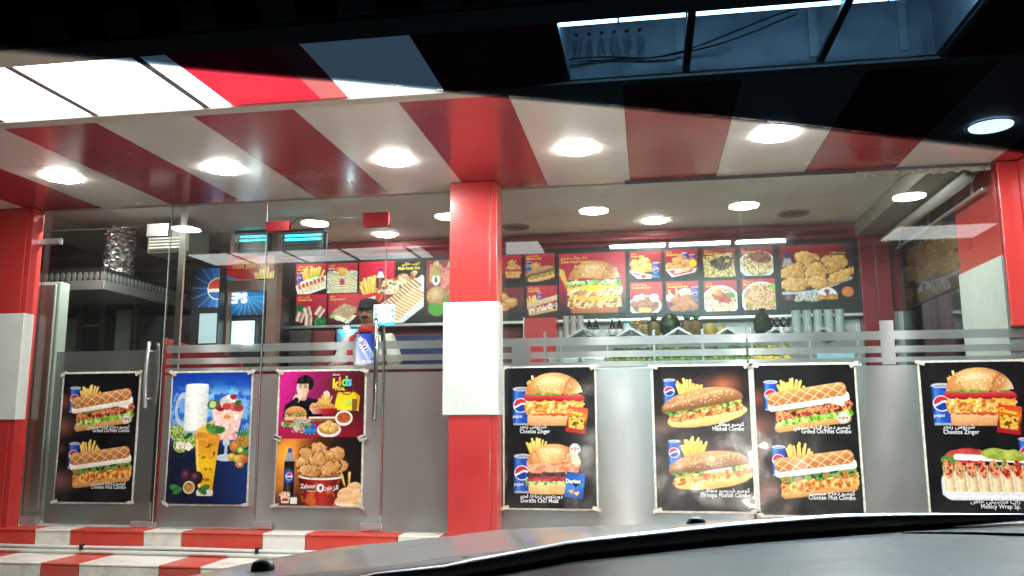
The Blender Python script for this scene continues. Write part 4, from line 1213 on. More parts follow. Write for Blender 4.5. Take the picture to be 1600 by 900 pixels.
spots = ['first white stripe beside the dark red pillar', 'stripe above the fixed glass beside the open door', 'stripe above the door with the push sticker', 'stripe just past the red middle pillar',
         'stripe above the middle of the big window', 'last pale stripe, shining through the tinted sun band']
for (px, py), w in zip([(97, 277), (348, 263), (616, 250), (902, 232), (1211, 210), (1548, 196)], spots):
    x, y = onz(px, py, TOP)
    downlight(x, y, TOP, .114, LENS_OUT, 'bright round canopy lamp in the ' + w, 'round lamps in the canopy')
inn = [((1023, 344), .11, 'round ceiling lamp inside, above the right end of the big burger picture'), ((602, 366), .1, 'round ceiling lamp inside, under the red door fitting'),
       ((436, 371), .09, 'round ceiling lamp inside, between the two insect killers')]
for (px, py), r, lab in inn:
    x, y = onz(px, py, IC)
    downlight(x, y, IC, r, LENS_IN, lab, 'round lamps in the shop ceiling')
for x, w in ((-4.3, 'over the kitchen corner'), (-2.4, 'over the door'), (-.2, 'over the first window pane'), (1.15, 'over the second window pane')):  # hidden fill lamps, added to brighten the interior
    downlight(x, .33, IC, .12, LENS_FILL, 'added fill lamp in the ceiling, just behind the glass, ' + w, 'round lamps in the shop ceiling')
for (px, py), lab in (((1240, 333), 'grey round ceiling vent beside the lamp at the window seam'), ((805, 354), 'grey round ceiling vent just behind the middle pillar')):
    x, y = onz(px, py, IC)
    v = empty('ceiling_vent', (x, y, IC), lab, 'vent', 'ceiling vents')
    m = MB(); m.smooth = True
    for k in range(3):
        r = .13 - k * .04
        m.lathe([(r - .012, -.002), (r - .008, -.012), (r, -.012), (r + .008, .0)], (x, y, IC), 24)
    tag(m.build('ring', mat('vent_grey', (.3, .29, .28), .5), v), kind='stuff')

# ------------------------------------------------------------------ canopy: striped soffit, light box, fascia
canopy = empty('canopy', (0, 0, TOP), 'wide shop canopy with red and cream stripes underneath', 'canopy')
edges = [-6.5 + .0, -5.94, -5.35, -4.77, -4.18] + [-3.595 + .5855 * k for k in range(13)]
for i in range(len(edges) - 1):
    red = i % 2 == 1 if i < 4 else (i - 4) % 2 == 1
    red = (i % 2 == 1)
    MB().box(edges[i] + .0012, edges[i + 1] - .0012, -1.715, .018, TOP, TOP + .012).build('soffit_panel', RED_SOFFIT if red else CREAM_SOFFIT, canopy)
m = MB(); m.box(-6.5, 3.4, -1.80, -1.7165, TOP - .01, TOP + .02).box(-6.5, 3.4, -1.7985, -1.7885, TOP + .02, TOP + .2)
m.build('edge_molding', BEIGE, canopy)
m = MB(); m.box(-6.5, 3.4, -2.6, -2.435, TOP - .004, TOP + .02)
m.build('outer_molding', BEIGE, canopy)
MB().box(-6.5, 3.4, -2.435, -.02, TOP + .42, TOP + .46).build('roof_deck', DARK_STEEL, canopy)
# fascia: leaning red and white blocks with a plain board above
fx, k = -6.3, 0
while fx < 3.3:
    w = .165 if k % 2 else .185
    m = MB(); m.prism([(-2.655, TOP), (-2.722, TOP + .115), (-2.71, TOP + .12), (-2.64, TOP)], 'x', fx + .001, fx + w - .001)
    m.build('fascia_block', WHITE if k % 2 else RED, canopy)
    fx += w; k += 1
m = MB(); m.prism([(-2.64, TOP), (-2.735, TOP + .125), (-2.9, TOP + .6), (-2.85, TOP + .6), (-2.6, TOP + .0)], 'x', -6.5, 3.4)
m.build('fascia_board', DARK_STEEL, canopy)

# the strip light box: lit opal and red panels, and the bay whose panels are gone
bx = empty('light_box', (0, -2.12, TOP), 'lit white and red panels set into the canopy edge', 'light box')
OPAL = emit('opal_panel', (1, 1, 1), L_PANEL)
REDLIT = emit('red_lit_panel', (1, .02, .06), .8, (.6, .03, .05))
PINKLIT = emit('pale_red_lit_panel', (1, .2, .2), .65, (.6, .2, .2))
DULL = mat('dark_red_panel', (.25, .015, .02), .3)
for a, b, mm in ((-6.4, -5.2, DULL), (-5.18, -4.55, DULL), (-4.548, -4.1, OPAL), (-4.08, -3.52, OPAL), (-3.5, -2.955, OPAL), (-2.915, -2.3, OPAL), (-2.262, -2.14, OPAL), (-2.136, -1.64, REDLIT), (-1.638, -1.49, PINKLIT), (-1.487, -.985, OPAL),
                 (-.982, -.345, DULL), (1.375, 2.2, DULL), (2.203, 3.02, OPAL), (3.023, 3.3, DULL)):
    MB().box(a, b, -2.43, -1.803, TOP + .002, TOP + .01).build('panel', mm, bx)
for x in (-5.19, -4.09, -3.51, -2.935, -2.281):
    MB().box(x - .018, x + .018, -2.432, -1.802, TOP - .002, TOP + .018).build('divider_bar', mat('bar_grey', (.22, .2, .2), .5), bx)

bay = empty('open_light_box', (.5, -2.12, TOP), 'open canopy light bay with bare tubes, wires and stained sides', 'light box')
INSIDE = mat('bay_paint', (.5, .52, .53), .5, var=.1, scale=4, dirt=((.1, .1, .11), 7, .8))
h = TOP + .3
MB().box(-.35, 1.37, -1.82, -1.803, TOP + .004, h).build('side_sheet', INSIDE, bay)
MB().box(-.35, 1.37, -2.45, -2.433, TOP + .004, h).build('side_sheet', INSIDE, bay)
MB().box(-.352, -.335, -2.432, -1.821, TOP + .004, h).build('end_sheet', INSIDE, bay)
MB().box(1.355, 1.372, -2.432, -1.821, TOP + .004, h).build('end_sheet', INSIDE, bay)
MB().box(-.35, 1.37, -2.45, -1.8, h + .001, h + .012).build('back_sheet', INSIDE, bay)
for x in (.225, .845):
    MB().box(x - .017, x + .017, -2.432, -1.821, TOP + .003, TOP + .025).build('divider_bar', MATS['bar_grey'], bay)
for x in (.2, .82, 1.22):
    MB().box(x - .02, x + .02, -1.832, -1.8205, TOP + .03, h - .01).build('rib', WHITE, bay)
MB().box(1.374, 1.4, -2.43, -1.8, TOP - .006, TOP + .02).build('edge_strip', STEEL, bay)
TUBE = emit('bare_tube', (.72, .93, 1), L_TUBE)
for a, b in ((-.33, -.085), (-.075, .2), (.245, .82), (.868, 1.0), (1.01, 1.33)):
    m = MB(); m.smooth = True
    m.tube([(a, -2.37, TOP + .027), (b, -2.37, TOP + .027)], .014, 10)
    m.build('fluorescent_tube', TUBE, bay)
MB().box(-.34, 1.36, -2.4, -2.34, TOP + .046, TOP + .09).build('tube_batten', WHITE, bay)
for k in range(2):
    t = MB(); t.smooth = True
    t.tube([(-.34 + 1.05 * s, -1.85 - .02 * k - .3 * max(0, s - .35), TOP + .06 + .02 * math.sin(s * 7 + k) + .01 * k + .12 * max(0, s - .4)) for s in np.linspace(0, 1, 24)], .004, 6)
    t.build('wire', BLACK, bay)
rnd = random.Random(21)
for i in range(6):
    x = -.30 + i * .062
    m = MB(); m.smooth = True
    m.ball((x, -1.823, TOP + .235), (.009, .004, .009), 8, 6)
    m.build('screw_head', BLACK, bay)
    for k in range(3):
        c, ln, wd = x + (k - 1) * .014 + rnd.uniform(-.004, .004), rnd.uniform(.07, .16), rnd.uniform(.002, .006)
        ts = np.linspace(0, 1, 9)
        mid = [c + .006 * math.sin(t * 5 + k + i) for t in ts]
        lf = [(u - wd * (.3 + math.sin(t * PI)) - rnd.uniform(0, .002), TOP + .205 - ln * t) for u, t in zip(mid, ts)]
        rt = [(u + wd * (.3 + math.sin(t * PI)) + rnd.uniform(0, .002), TOP + .205 - ln * t) for u, t in zip(mid, ts)]
        m = MB(); m.prism(lf + rt[::-1], 'y', -1.8232 + .0003 * k, -1.8205)
        m.build('stain', mat('stain_grey', (.2, .215, .23), .7, var=.35, scale=30), bay)

# ------------------------------------------------------------------ pillars
def pillar(label, x0, x1, yf, px0, px1, zt, zb, pf):
    p = empty('pillar', ((x0 + x1) / 2, yf / 2, GZ), label, 'pillar', 'red shopfront pillars with white panels')
    xj = x1 - .045
    MB().box(x0, xj - .0015, yf, .02, GZ - .02, TOP - .003, .004).build('red_cladding', RED, p)
    MB().box(xj + .0015, x1, yf + .004, .02, GZ - .02, TOP - .003, .004).build('corner_strip', RED, p)
    MB().box(x0 + .004, x1 - .004, yf + .012, .018, GZ - .018, TOP - .006).build('core', GROUT, p)
    MB().box(px0, px1, yf - pf, -.012, zb, zt, .005).build('white_panel', WHITE, p)
    return p


pillar('red pillar at the dark door, partly out of frame, with a grey white band', -5.6, -4.675, -.105, -5.65, -4.668, .822, .02, .012)
pillar('red middle pillar with a bright white panel halfway up', -1.335, -1.0, -.19, -1.375, -.99, .80, .035, .012)
pe = pillar('red end pillar beside the cheese snack and wrap poster', 2.41, 3.2, -.16, 2.42, 3.25, .83, .04, .012)
MB().box(2.284, 2.408, -.045, -.013, .575, TOP - .004, .003).build('upper_cladding', RED, pe)

# ------------------------------------------------------------------ glass front
T = .005


def pane(parent, x0, x1, z0, z1, name='pane'):
    m = MB(); m.box(x0, x1, -T, T, z0, z1)
    m.m = [0, 0, 0, 1, 0, 1]                     # polished edges read brighter than the faces
    m.m = [1, 1, 0, 1, 0, 1]
    return m.build(name, [GLASS, EDGE], parent)


def film(parent, x0, x1, bands, top, bottom=GZ + .004, mm=None):
    for a, b in bands:
        MB().box(x0, x1, -.0075, -.0056, b, a).build('frosted_stripe', mm or FILM, parent)
    MB().box(x0, x1, -.0075, -.0056, bottom, top).build('frosted_film', mm or FILM, parent)


BANDS = ((.562, .505), (.464, .42), (.392, .36))
SOLID = .339


def fitting(parent, x0, x1, z0, z1, mm=None, name='patch_fitting'):
    MB().box(x0, x1, -.022, .022, z0, z1, .003).build(name, mm or CHROME, parent)


def handle(parent, x, z0, z1, bow, sx=0.0, r=.0135, mm=None):
    for sgn in (-1, 1):
        m = MB(); m.smooth = True
        m.tube([(x + sx * math.sin(t * PI), sgn * (.055 + bow * math.sin(t * PI)), z0 + (z1 - z0) * t) for t in np.linspace(0, 1, 20)], r, 12)
        m.build('handle_bar', mm or CHROME, parent)
    for t in (.14, .86):
        m = MB(); m.smooth = True
        m.tube([(x, -.06, z0 + (z1 - z0) * t), (x, .06, z0 + (z1 - z0) * t)], .009, 8)
        m.build('handle_standoff', CHROME, parent)


RED_CAP = mat('red_metal', (.33, .03, .035), .22, .6, var=.1)
d1 = empty('glass_door', (-4.1, 0, GZ), 'glass door in front of the dark kitchen, frosted below without stripes', 'door')
pane(d1, -4.64, -3.575, GZ + .012, 1.478)
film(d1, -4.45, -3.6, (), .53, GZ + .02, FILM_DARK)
fitting(d1, -4.69, -4.5, 1.375, 1.42)
fitting(d1, -3.76, -3.58, 1.40, 1.5, CHROME)
fitting(d1, -4.64, -4.5, GZ + .008, GZ + .07)
fitting(d1, -3.74, -3.59, GZ + .008, GZ + .05)
handle(d1, -3.655, .1, .59, .02)
f1 = empty('glass_panel', (-3.15, 0, GZ), 'tall fixed glass panel with the blue drinks poster', 'window')
pane(f1, -3.565, -2.79, GZ + .012, 1.64)
film(f1, -3.54, -2.795, BANDS, SOLID)
MB().box(-3.5, -3.455, .008, .03, .36, 1.64).build('edge_post', mat('pinkish_post', (.5, .36, .33), .3, var=.1), f1)
fitting(f1, -3.56, -2.8, GZ + .002, GZ + .012, STEEL, 'floor_channel')
tr = empty('glass_panel', (-2.8, 0, 1.5), 'glass transom strip above the two doors', 'window')
pane(tr, -4.68, -3.57, 1.484, 1.645)
pane(tr, -2.78, -1.855, 1.484, 1.645)
d2 = empty('glass_door', (-2.3, 0, GZ), 'glass door with the push sticker and a curved chrome handle', 'door')
pane(d2, -2.782, -1.858, GZ + .012, 1.478)
film(d2, -2.776, -1.862, BANDS, SOLID)
fitting(d2, -2.79, -2.6, 1.40, 1.475, RED_CAP)
fitting(d2, -2.03, -1.83, 1.405, 1.51, RED_CAP)
fitting(d2, -2.79, -2.65, GZ + .008, GZ + .06)
fitting(d2, -2.0, -1.84, GZ + .008, GZ + .06)
handle(d2, -1.9, .0, .72, .045, .02, .0165, mat('dark_chrome', (.36, .35, .33), .16, .9))
f2 = empty('glass_panel', (-1.6, 0, GZ), 'plain frosted fixed glass panel between the door and the middle pillar', 'window')
pane(f2, -1.85, -1.36, GZ + .012, 1.64)
film(f2, -1.845, -1.36, BANDS, SOLID)
w1 = empty('glass_panel', (-.2, 0, GZ), 'big window pane beside the middle pillar, behind the two burger poster', 'window')
pane(w1, -1.0, .652, GZ + .012, 1.645)
film(w1, -.995, .65, BANDS, SOLID)
MB().box(-.93, -.80, -.0079, -.0057, .345, .505).build('frosted_strip', FILM, w1)
w2 = empty('glass_panel', (1.5, 0, GZ), 'big window pane beside the end pillar, with a short upright frosted strip', 'window')
pane(w2, .66, 2.405, GZ + .012, 1.645)
film(w2, .664, 2.403, BANDS, SOLID)
xs0, _ = at(1375, 530, 0); xs1, _ = at(1397, 530, 0)
MB().box(xs0, xs1, -.0079, -.0057, .345, .63).build('frosted_strip', FILM, w2)
m = MB(); m.box(-.12, 2.28, -.02, .012, 1.637, 1.654)
m.build('top_seal', mat('dark_seal', (.06, .06, .065), .6), w2)
m = MB()
rnd = random.Random(3)
pts = [(x, 1.637) for x in np.linspace(1.42, 2.26, 30)]
m.prism(pts + [(x, 1.615 - rnd.random() * .022) for x, _ in reversed(pts)], 'y', -.012, -.006)
m.build('torn_seal', mat('dirty_foam', (.26, .24, .19), .9, var=.4, scale=40, bump=.8), w2)


# ------------------------------------------------------------------ posters on the glass
def poster(A, x0, x1, z1, label, seed, tilt=0.0):
    w = x1 - x0
    hgt = A.asp * w
    p = empty('poster', (x0, -.016, z1 - hgt), label, 'poster', 'food posters taped to the glass')
    sheet(A, x0, z1, w, -.0165, 'print', p, PRINT, .013, seed)
    rnd = random.Random(seed)
    e = .013
    def edge(pts):
        m = MB(); m.prism(pts, 'y', -.0112, -.0088); m.build('white_edge', TAPE, p)
    j = lambda: rnd.uniform(-.003, .003)
    edge([(x0 - e + j(), z1 + e + j()), (x0 + w * .5, z1 + e + j()), (x1 + e + j(), z1 + e + j()), (x1 - .002, z1 - .002), (x0 + .002, z1 - .002)])
    edge([(x0 - e + j(), z1 - hgt - e + j()), (x0 + w * .5, z1 - hgt - e + j()), (x1 + e + j(), z1 - hgt - e + j()), (x1 - .002, z1 - hgt + .002), (x0 + .002, z1 - hgt + .002)])
    edge([(x0 - e + j(), z1 + .002), (x0 - e + j(), z1 - hgt * .4), (x0 - e + j(), z1 - hgt - .002), (x0 + .002, z1 - hgt), (x0 + .002, z1)])
    edge([(x1 + e + j(), z1 + .002), (x1 + e + j(), z1 - hgt * .6), (x1 + e + j(), z1 - hgt - .002), (x1 - .002, z1 - hgt), (x1 - .002, z1)])
    for cx, cz in ((x0, z1), (x1, z1), (x0, z1 - hgt), (x1, z1 - hgt)):
        r = rnd.uniform(-.6, .6)
        m = MB()
        q = [(-.03, -.011), (.03, -.012), (.032, .01), (.0, .013), (-.03, .011)]
        m.prism([(cx + u * math.cos(r) - v * math.sin(r), cz + u * math.sin(r) + v * math.cos(r)) for u, v in q], 'y', -.0255, -.0248)
        m.build('tape', mat('yellowed_tape', (.5, .47, .38), .2, var=.2, scale=30), p)
    put_words(A, x0, z1, w, -.0245, p)
    return p


ag = art_grill()
poster(ag, -4.365, -3.745, .36, 'black two sandwich poster on the glass door of the dark kitchen', 11)
poster(art_drinks(), -3.47, -2.85, .355, 'blue poster of milk mug, yellow juice and fruit', 12)
poster(art_kids(), -2.63, -1.99, .353, 'magenta kids meal poster with a boy tasting food', 13)
poster(art_bucket(), -2.63, -2.0, -.112, 'poster of a red fried chicken bucket under the kids poster', 14)
poster(art_zinger('chips'), -.98, -.36, .355, 'black poster of two burgers next to the middle pillar', 15)
poster(art_mathafi(), .035, .655, .35, 'black poster of two brown seeded sandwiches', 16)
poster(ag, .69, 1.32, .348, 'black two sandwich poster beside the seeded sandwich poster', 17)
poster(art_zinger('wraps'), 1.72, 2.35, .352, 'black poster of a burger above a tray of wraps', 18)

# two stickers on the door
x0, z1 = at(584, 476, -.01); x1, z0 = at(616, 508, -.01)
st = empty('push_sticker', ((x0 + x1) / 2, -.008, z0), 'square white and cyan push sticker on the door beside its handle', 'sticker')
A = Art((z1 - z0) / (x1 - x0), 60, (232, 246, 246))
A.fill(A.V - .78 * A.asp - .03 * np.sin(A.U * 9), (60, 200, 205), 1, .04)
for u, v, r in ((.1, .2, .08), (.12, .5, .1), (.9, .3, .1), (.92, .55, .08), (.08, .35, .05)):
    A.at(u, v, r * 2); A.fill(A.rough(A.ell(0, 0, .4, .5), .3, 5, int(u * 50)), (60, 196, 205), .9)
sheet(A, x0, z1, x1 - x0, -.0092, 'print', st, PRINT)
MB().box(x0, x1, -.0088, -.0077, z0, z1).build('backing', WHITE, st)
lettering('PUSH', x0 + .24 * (x1 - x0), z1 - .88 * (z1 - z0), .038, -.0102, mat('ink_white_plain2', (.85, .87, .87), .4), st, 'LEFT', .03)
x0, z1 = at(557, 522, -.01); x1, z0 = at(589, 569, -.01)
st = empty('drink_sticker', ((x0 + x1) / 2, -.008, z0), 'blue and white sticker of a cold cola bottle on the door', 'sticker')
A = Art((z1 - z0) / (x1 - x0), 60, (30, 70, 180))
A.rgb[:] = ramp(A.U + .7 * (1 - A.V / A.asp), (.2, (200, 206, 220)), (.6, (120, 140, 206)), (1.0, (40, 80, 190)), (1.6, (24, 50, 150)))
A.at(.42, .62, 1.0, -.55)
A.fill(A.box(0, .1, .2, .5, .12), ramp(A.x, (-.2, (214, 220, 236)), (0, (110, 140, 210)), (.2, (190, 196, 220)))); A.fill(A.box(0, -.42, .1, .12, .04), (206, 210, 226)); A.fill(A.box(0, -.3, .16, .04, .03), (190, 110, 150))
A.fill(A.ell(0, .02, .15, .15), (232, 234, 242)); A.fill(np.minimum(A.ell(0, .02, .12, .12), -(A.y - .0)), (190, 60, 90)); A.fill(np.minimum(A.ell(0, .02, .12, .12), A.y - .05), (50, 80, 180))
sheet(A, x0, z1, x1 - x0, -.0092, 'print', st, PRINT)
MB().box(x0, x1, -.0088, -.0077, z0, z1).build('backing', WHITE, st)
lettering('PUSH', x0 + .3 * (x1 - x0), z0 + .03 * (z1 - z0), .034, -.0102, MATS['ink_white_plain2'], st, 'LEFT', .02)
# ------------------------------------------------------------------ menu board on the back wall
BY = 2.2
bl, _ = at(352, 450, BY); br, _ = at(1344, 430, BY)
zb, zt = .955, 1.655
board = empty('menu_board', ((bl + br) / 2, BY, zb), 'long lit menu board of food pictures across the back wall', 'menu board')
MB().box(bl, br, BY + .004, BY + .1, zb, zt, .004).build('board_box', mat('board_black', (.012, .011, .012), .35), board)
MB().box(bl - .01, br + .01, BY - .012, BY + .1, zb - .032, zb - .004, .003).build('bottom_rail', STEEL, board)
MB().box(br + .002, br + .02, BY - .008, BY + .1, zb, zt + .02, .002).build('end_rail', STEEL, board)
m = MB(); m.smooth = True
m.tube([(bl, BY - .03, zt + .06), (br - .1, BY - .03, zt + .06)], .022, 10)
m.build('top_tube', mat('dark_red_tube', (.25, .03, .04), .35), board)
MB().box(bl, br + .02, BY + .02, BY + .1, zt + .004, IC - .004).build('red_valance', mat('red_wall', (.3, .02, .03)), board)
TILES = [('rolls', 463, 509, 414, 458), ('clubs', 512, 558, 413, 456), ('wraps', 463.5, 509.5, 461, 508), ('bread', 514, 560, 459, 507), ('family', 562, 662, 410, 503),
         ('juice', 667, 715, 404, 503), ('burger', 772, 815, 399, 441), ('chicken', 776, 819, 449, 493), ('sub', 820, 867, 396, 443), ('fillet', 823, 871, 447, 496), ('royal', 873, 979, 393, 492), ('broast', 983, 1034, 391, 437),
         ('broast_box', 1038, 1091, 389, 435), ('mini', 984, 1036, 440, 490), ('family_meal', 1040, 1093, 438, 489), ('zurbian', 1097, 1150, 388, 433), ('biryani', 1099, 1153, 437, 488), ('half_chicken', 1155, 1209, 386, 430),
         ('fried_rice', 1158, 1213, 434, 486), ('party', 1217, 1338, 373, 482)]
for kind, a, b, t, u in TILES:
    xa, zt_ = at(a, t, BY); xb, zb_ = at(b, u, BY)
    A = art_tile(kind)
    w = xb - xa
    hgt = min(A.asp * w, zt_ - zb_ + .02)
    zc = (zt_ + zb_) / 2 + hgt / 2
    if kind in GOLD_LABELS:
        A.word(GOLD_LABELS[kind], .06, .2, .105 if len(GOLD_LABELS[kind]) < 14 else .09, 'LEFT', 'gold', .01, 0, .8)
        A.word(arabic(GOLD_AR[kind]), .06, .1, .085, 'LEFT', 'gold')
    pn = sheet(A, xa, zc, w, BY - .004, 'menu_picture', board, BOARD_PRINT)
    put_words(A, xa, zc, w, BY - .0065, pn, .6)

sb = empty('board_reflection', (2.3, 1.5, .95), 'dim painted reflection of the party meal picture on the side wall next to the mirror', 'picture')
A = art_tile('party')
A.rgb = A.rgb * .55  # menu board's reflection painted as a darkened, mirrored print
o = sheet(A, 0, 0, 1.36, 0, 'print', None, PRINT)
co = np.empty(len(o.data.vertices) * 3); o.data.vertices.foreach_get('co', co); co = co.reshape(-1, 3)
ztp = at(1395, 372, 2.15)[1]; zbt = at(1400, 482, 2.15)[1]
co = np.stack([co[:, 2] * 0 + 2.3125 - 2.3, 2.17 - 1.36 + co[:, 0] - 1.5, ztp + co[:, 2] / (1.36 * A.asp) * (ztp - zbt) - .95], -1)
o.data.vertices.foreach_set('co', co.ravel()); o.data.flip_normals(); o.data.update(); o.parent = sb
MB().box(2.3128, 2.3165, .80, 2.18, zbt - .012, ztp + .012, .001).build('reflection_backing', mat('board_black', (.012, .011, .012)), sb)

# small side board and cooler fronts seen through the fixed glass
LITBLUE = print_mat('lit_cooler_print', .3, 1.1)
cool = empty('drinks_cooler', (-3.75, 1.9, GZ), 'tall brown framed drinks cooler with a lit blue header', 'cooler')
a0, _ = at(341, 450, 1.6); a1, _ = at(357, 450, 1.6); a2, _ = at(417, 450, 1.6); a3, _ = at(432, 450, 1.6)
ztop = at(380, 346, 1.6)[1]
MB().box(a0, a1, 1.6, 2.3, GZ, ztop, .004).build('frame_post', BROWN, cool)
MB().box(a2, a3, 1.6, 1.72, GZ, ztop, .004).build('frame_post', BROWN, cool)
MB().box(a1 + .002, a2 - .002, 1.61, 1.66, at(380, 455, 1.6)[1], at(380, 438, 1.6)[1], .003).build('cross_bar', BROWN, cool)
MB().box(a1 + .002, a2 - .002, 1.7, 2.3, GZ, at(380, 455, 1.6)[1]).build('body', mat('cooler_black', (.02, .02, .025), .3), cool)
xa, za = at(358, 456, 1.68); xb, zb2 = at(412, 492, 1.68)
A = Art((za - zb2) / (xb - xa), 90)
A.rgb[:] = ramp(A.V / A.asp + .2 * (A.U - .5), (0, (30, 130, 200)), (.5, (24, 110, 180)), (1, (10, 50, 90)))
for i in range(14):
    A.fill(A.cap(.5, .15, .5 + .8 * math.cos(i * .33), .15 + .8 * math.sin(i * .33), .012), (90, 190, 236), .5)
A.word('EPS', .0, .3, .36, 'LEFT', 'white', .05)
hp_ = sheet(A, xa, za, xb - xa, 1.68, 'header_sign', cool, LITBLUE)
put_words(A, xa, za, xb - xa, 1.672, hp_, 1.6)
xa, za = at(363, 502, 1.68); xb, zb2 = at(396, 540, 1.68)
MB().box(xa, xb, 1.67, 1.69, zb2, za).build('lit_window', emit('cooler_glow', (.55, .9, 1), 1.0), cool)
MB().box(xa + (xb - xa) * .55, xb, 1.655, 1.668, zb2, za - .03).build('lamp_tube', emit('cooler_tube', (.85, 1, 1), 6), cool)
xa, za = at(358, 403, 1.64); xb, zb2 = at(432, 436, 1.64)
A = Art((za - zb2) / (xb - xa), 90); A.rgb[:] = ramp(A.U + .3 * A.V, (0, (200, 30, 30)), (.3, (190, 24, 34)), (1, (150, 16, 26)))
A.at(.12, .42, .3); A.fill(A.poly([(-.4, -.2), (.5, .1), (.2, .1), (-.4, .1)]), (40, 120, 200)); fries(A, .8, .42, .4, 3, 18)
A.word('STEAK (PEPSI+ Fries)', .14, .24, .1, 'LEFT', 'gold', .01, 0, .85); A.word(arabic('ستيك بيبسي'), .14, .1, .09, 'LEFT', 'gold')
o = sheet(A, xa, za, xb - xa, 1.59, 'menu_header', cool, BOARD_PRINT)
put_words(A, xa, za, xb - xa, 1.587, o, .5)

fz = empty('upright_freezer', (-4.05, 1.5, GZ), 'dark upright freezer with a blue roundel and a pale lower window', 'freezer')
xa, za = at(300, 420, 1.45); xb, zb2 = at(340, 480, 1.45)
MB().box(xa, xb + .0, 1.47, 2.1, GZ, za + .02, .005).build('body', MATS['cooler_black'], fz)
A = Art((za - zb2) / (xb - xa), 60, (14, 30, 60))
A.rgb[:] = ramp(A.U, (0, (10, 16, 30)), (.6, (20, 70, 140)), (1, (40, 120, 190)))
for i in range(16):
    A.fill(A.cap(.95, .7, .95 + .9 * math.cos(i * .4), .7 + .9 * math.sin(i * .4), .012), (120, 190, 236), .6)
A.at(.95, .7, .8); A.fill(A.ell(0, 0, .46, .46), (236, 232, 200)); A.fill(np.minimum(A.ell(0, 0, .42, .42), -(A.y - .0)), (220, 60, 40)); A.fill(np.minimum(A.ell(0, 0, .42, .42), A.y - .14), (30, 90, 180))
sheet(A, xa, za, xb - xa, 1.46, 'side_print', fz, print_mat('freezer_print', .3, .5))
xa, za = at(312, 490, 1.45); xb, zb2 = at(336, 536, 1.45)
MB().box(xa, xb, 1.452, 1.465, zb2, za).build('pale_window', emit('pale_window', (.5, .75, .85), .35, (.4, .5, .55)), fz)

# ------------------------------------------------------------------ kitchen corner behind the dark door
hood = empty('range_hood', (-4.8, 1.4, .9), 'stainless range hood with a scalloped rim and a foil wrapped duct', 'range hood')
hx = at(162, 452, .8)[0]; hz = at(162, 452, .8)[1]
MB().box(-6.4, hx, .8, 2.3, hz, hz + .085, .006).build('lip', STEEL, hood)
MB().box(-6.4, hx - .02, .82, 2.3, hz + .088, hz + .2, .004).build('body', DARK_STEEL, hood)
for k in range(26):
    y = .83 + k * .056
    m = MB(); m.lathe([(.018, 0), (.018, .006)], (0, 0, 0), 10)
    m.v = [(hx - .017 + v[2], y + v[0], hz + .125 + v[1] * 2.2) for v in m.v]
    m.build('rim_scallop', STEEL, hood)
for k in range(22):
    x = hx - .03 - k * .056
    m = MB(); m.lathe([(.018, 0), (.018, .006)], (0, 0, 0), 10)
    m.v = [(x + v[0], .819 - v[2], hz + .125 + v[1] * 2.2) for v in m.v]
    m.build('rim_scallop', STEEL, hood)
fxc, _ = at(187, 380, 1.25)
m = MB(); rnd = random.Random(5); rows = []
FOIL = mat('crumpled_foil', (.8, .8, .8), .2, 1.0, var=.06, scale=20, bump=.5, bscale=30)
n = 34
for j in range(40):
    z = hz + .2 + (IC - hz - .2) * j / 39
    rows.append([(fxc + (.135 + rnd.uniform(-.017, .017)) * math.cos(2 * PI * k / n), 1.25 + (.135 + rnd.uniform(-.017, .017)) * math.sin(2 * PI * k / n), z + rnd.uniform(-.006, .006)) for k in range(n)])
    rows[-1].append(rows[-1][0])
m.grid(rows)
m.build('foil_duct', FOIL, hood)

ov = empty('cooking_range', (-4.6, 1.7, GZ), 'dark steel cooking range with pale upright doors under the hood', 'range')
MB().box(-6.3, -3.98, 1.75, 2.3, GZ, hz - .12).build('body', mat('oven_dark', (.035, .035, .037), .35, .3, var=.3), ov)
PALEG = mat('pale_steel', (.36, .42, .38), .4, .3, var=.1)
for (pa, pb, ta, tb) in ((98, 122, 497, 560), (183, 208, 485, 560)):
    xa, za = at(pa, ta, 1.73); xb, zb2 = at(pb, tb, 1.73)
    MB().box(xa, xb, 1.72, 1.748, zb2 - .6, za, .006).build('door', PALEG, ov)
for px in (128, 162, 212):
    xa, za = at(px, 470, 1.7)
    MB().box(xa - .025, xa + .025, 1.69, 1.747, GZ, za, .004).build('upright', DARK_STEEL, ov)
xa, za = at(133, 509, 1.72); xb, _ = at(158, 509, 1.72)
MB().box(xa, xb, 1.71, 1.747, za - .01, za + .01, .002).build('shelf_edge', STEEL, ov)
fr = empty('fridge', (-4.55, .4, GZ), 'tall pale fridge just behind the dark kitchen door', 'fridge')
xb, za = at(95, 440, .35)
MB().box(xb - .62, xb, .35, .47, GZ, za, .012).build('body', mat('fridge_white', (.5, .55, .5), .4, var=.05), fr)
MB().box(xb - .6, xb - .02, .325, .347, GZ + .08, za - .02, .012).build('door', MATS['fridge_white'], fr)
m = MB(); m.smooth = True
for k in (.15, .42):
    m2 = MB(); m2.smooth = True; m2.lathe([(.012, 0), (.014, .012), (.006, .018)], (xb - k * .9, .41, za), 12); m2.build('hinge_cap', BLACK, fr)
xa, za = at(226, 352, .9); xb, zb2 = at(290, 392, .9)
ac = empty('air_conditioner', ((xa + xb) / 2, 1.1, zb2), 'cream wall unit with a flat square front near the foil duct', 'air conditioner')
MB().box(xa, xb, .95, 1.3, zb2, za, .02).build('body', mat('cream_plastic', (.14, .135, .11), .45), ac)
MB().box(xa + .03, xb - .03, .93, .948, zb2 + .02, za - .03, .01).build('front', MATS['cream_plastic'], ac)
for k in range(4):
    MB().box(xa + .04, xb - .04, .915, .929, zb2 + .035 + k * .028, zb2 + .05 + k * .028, .003).build('louvre', BEIGE, ac)

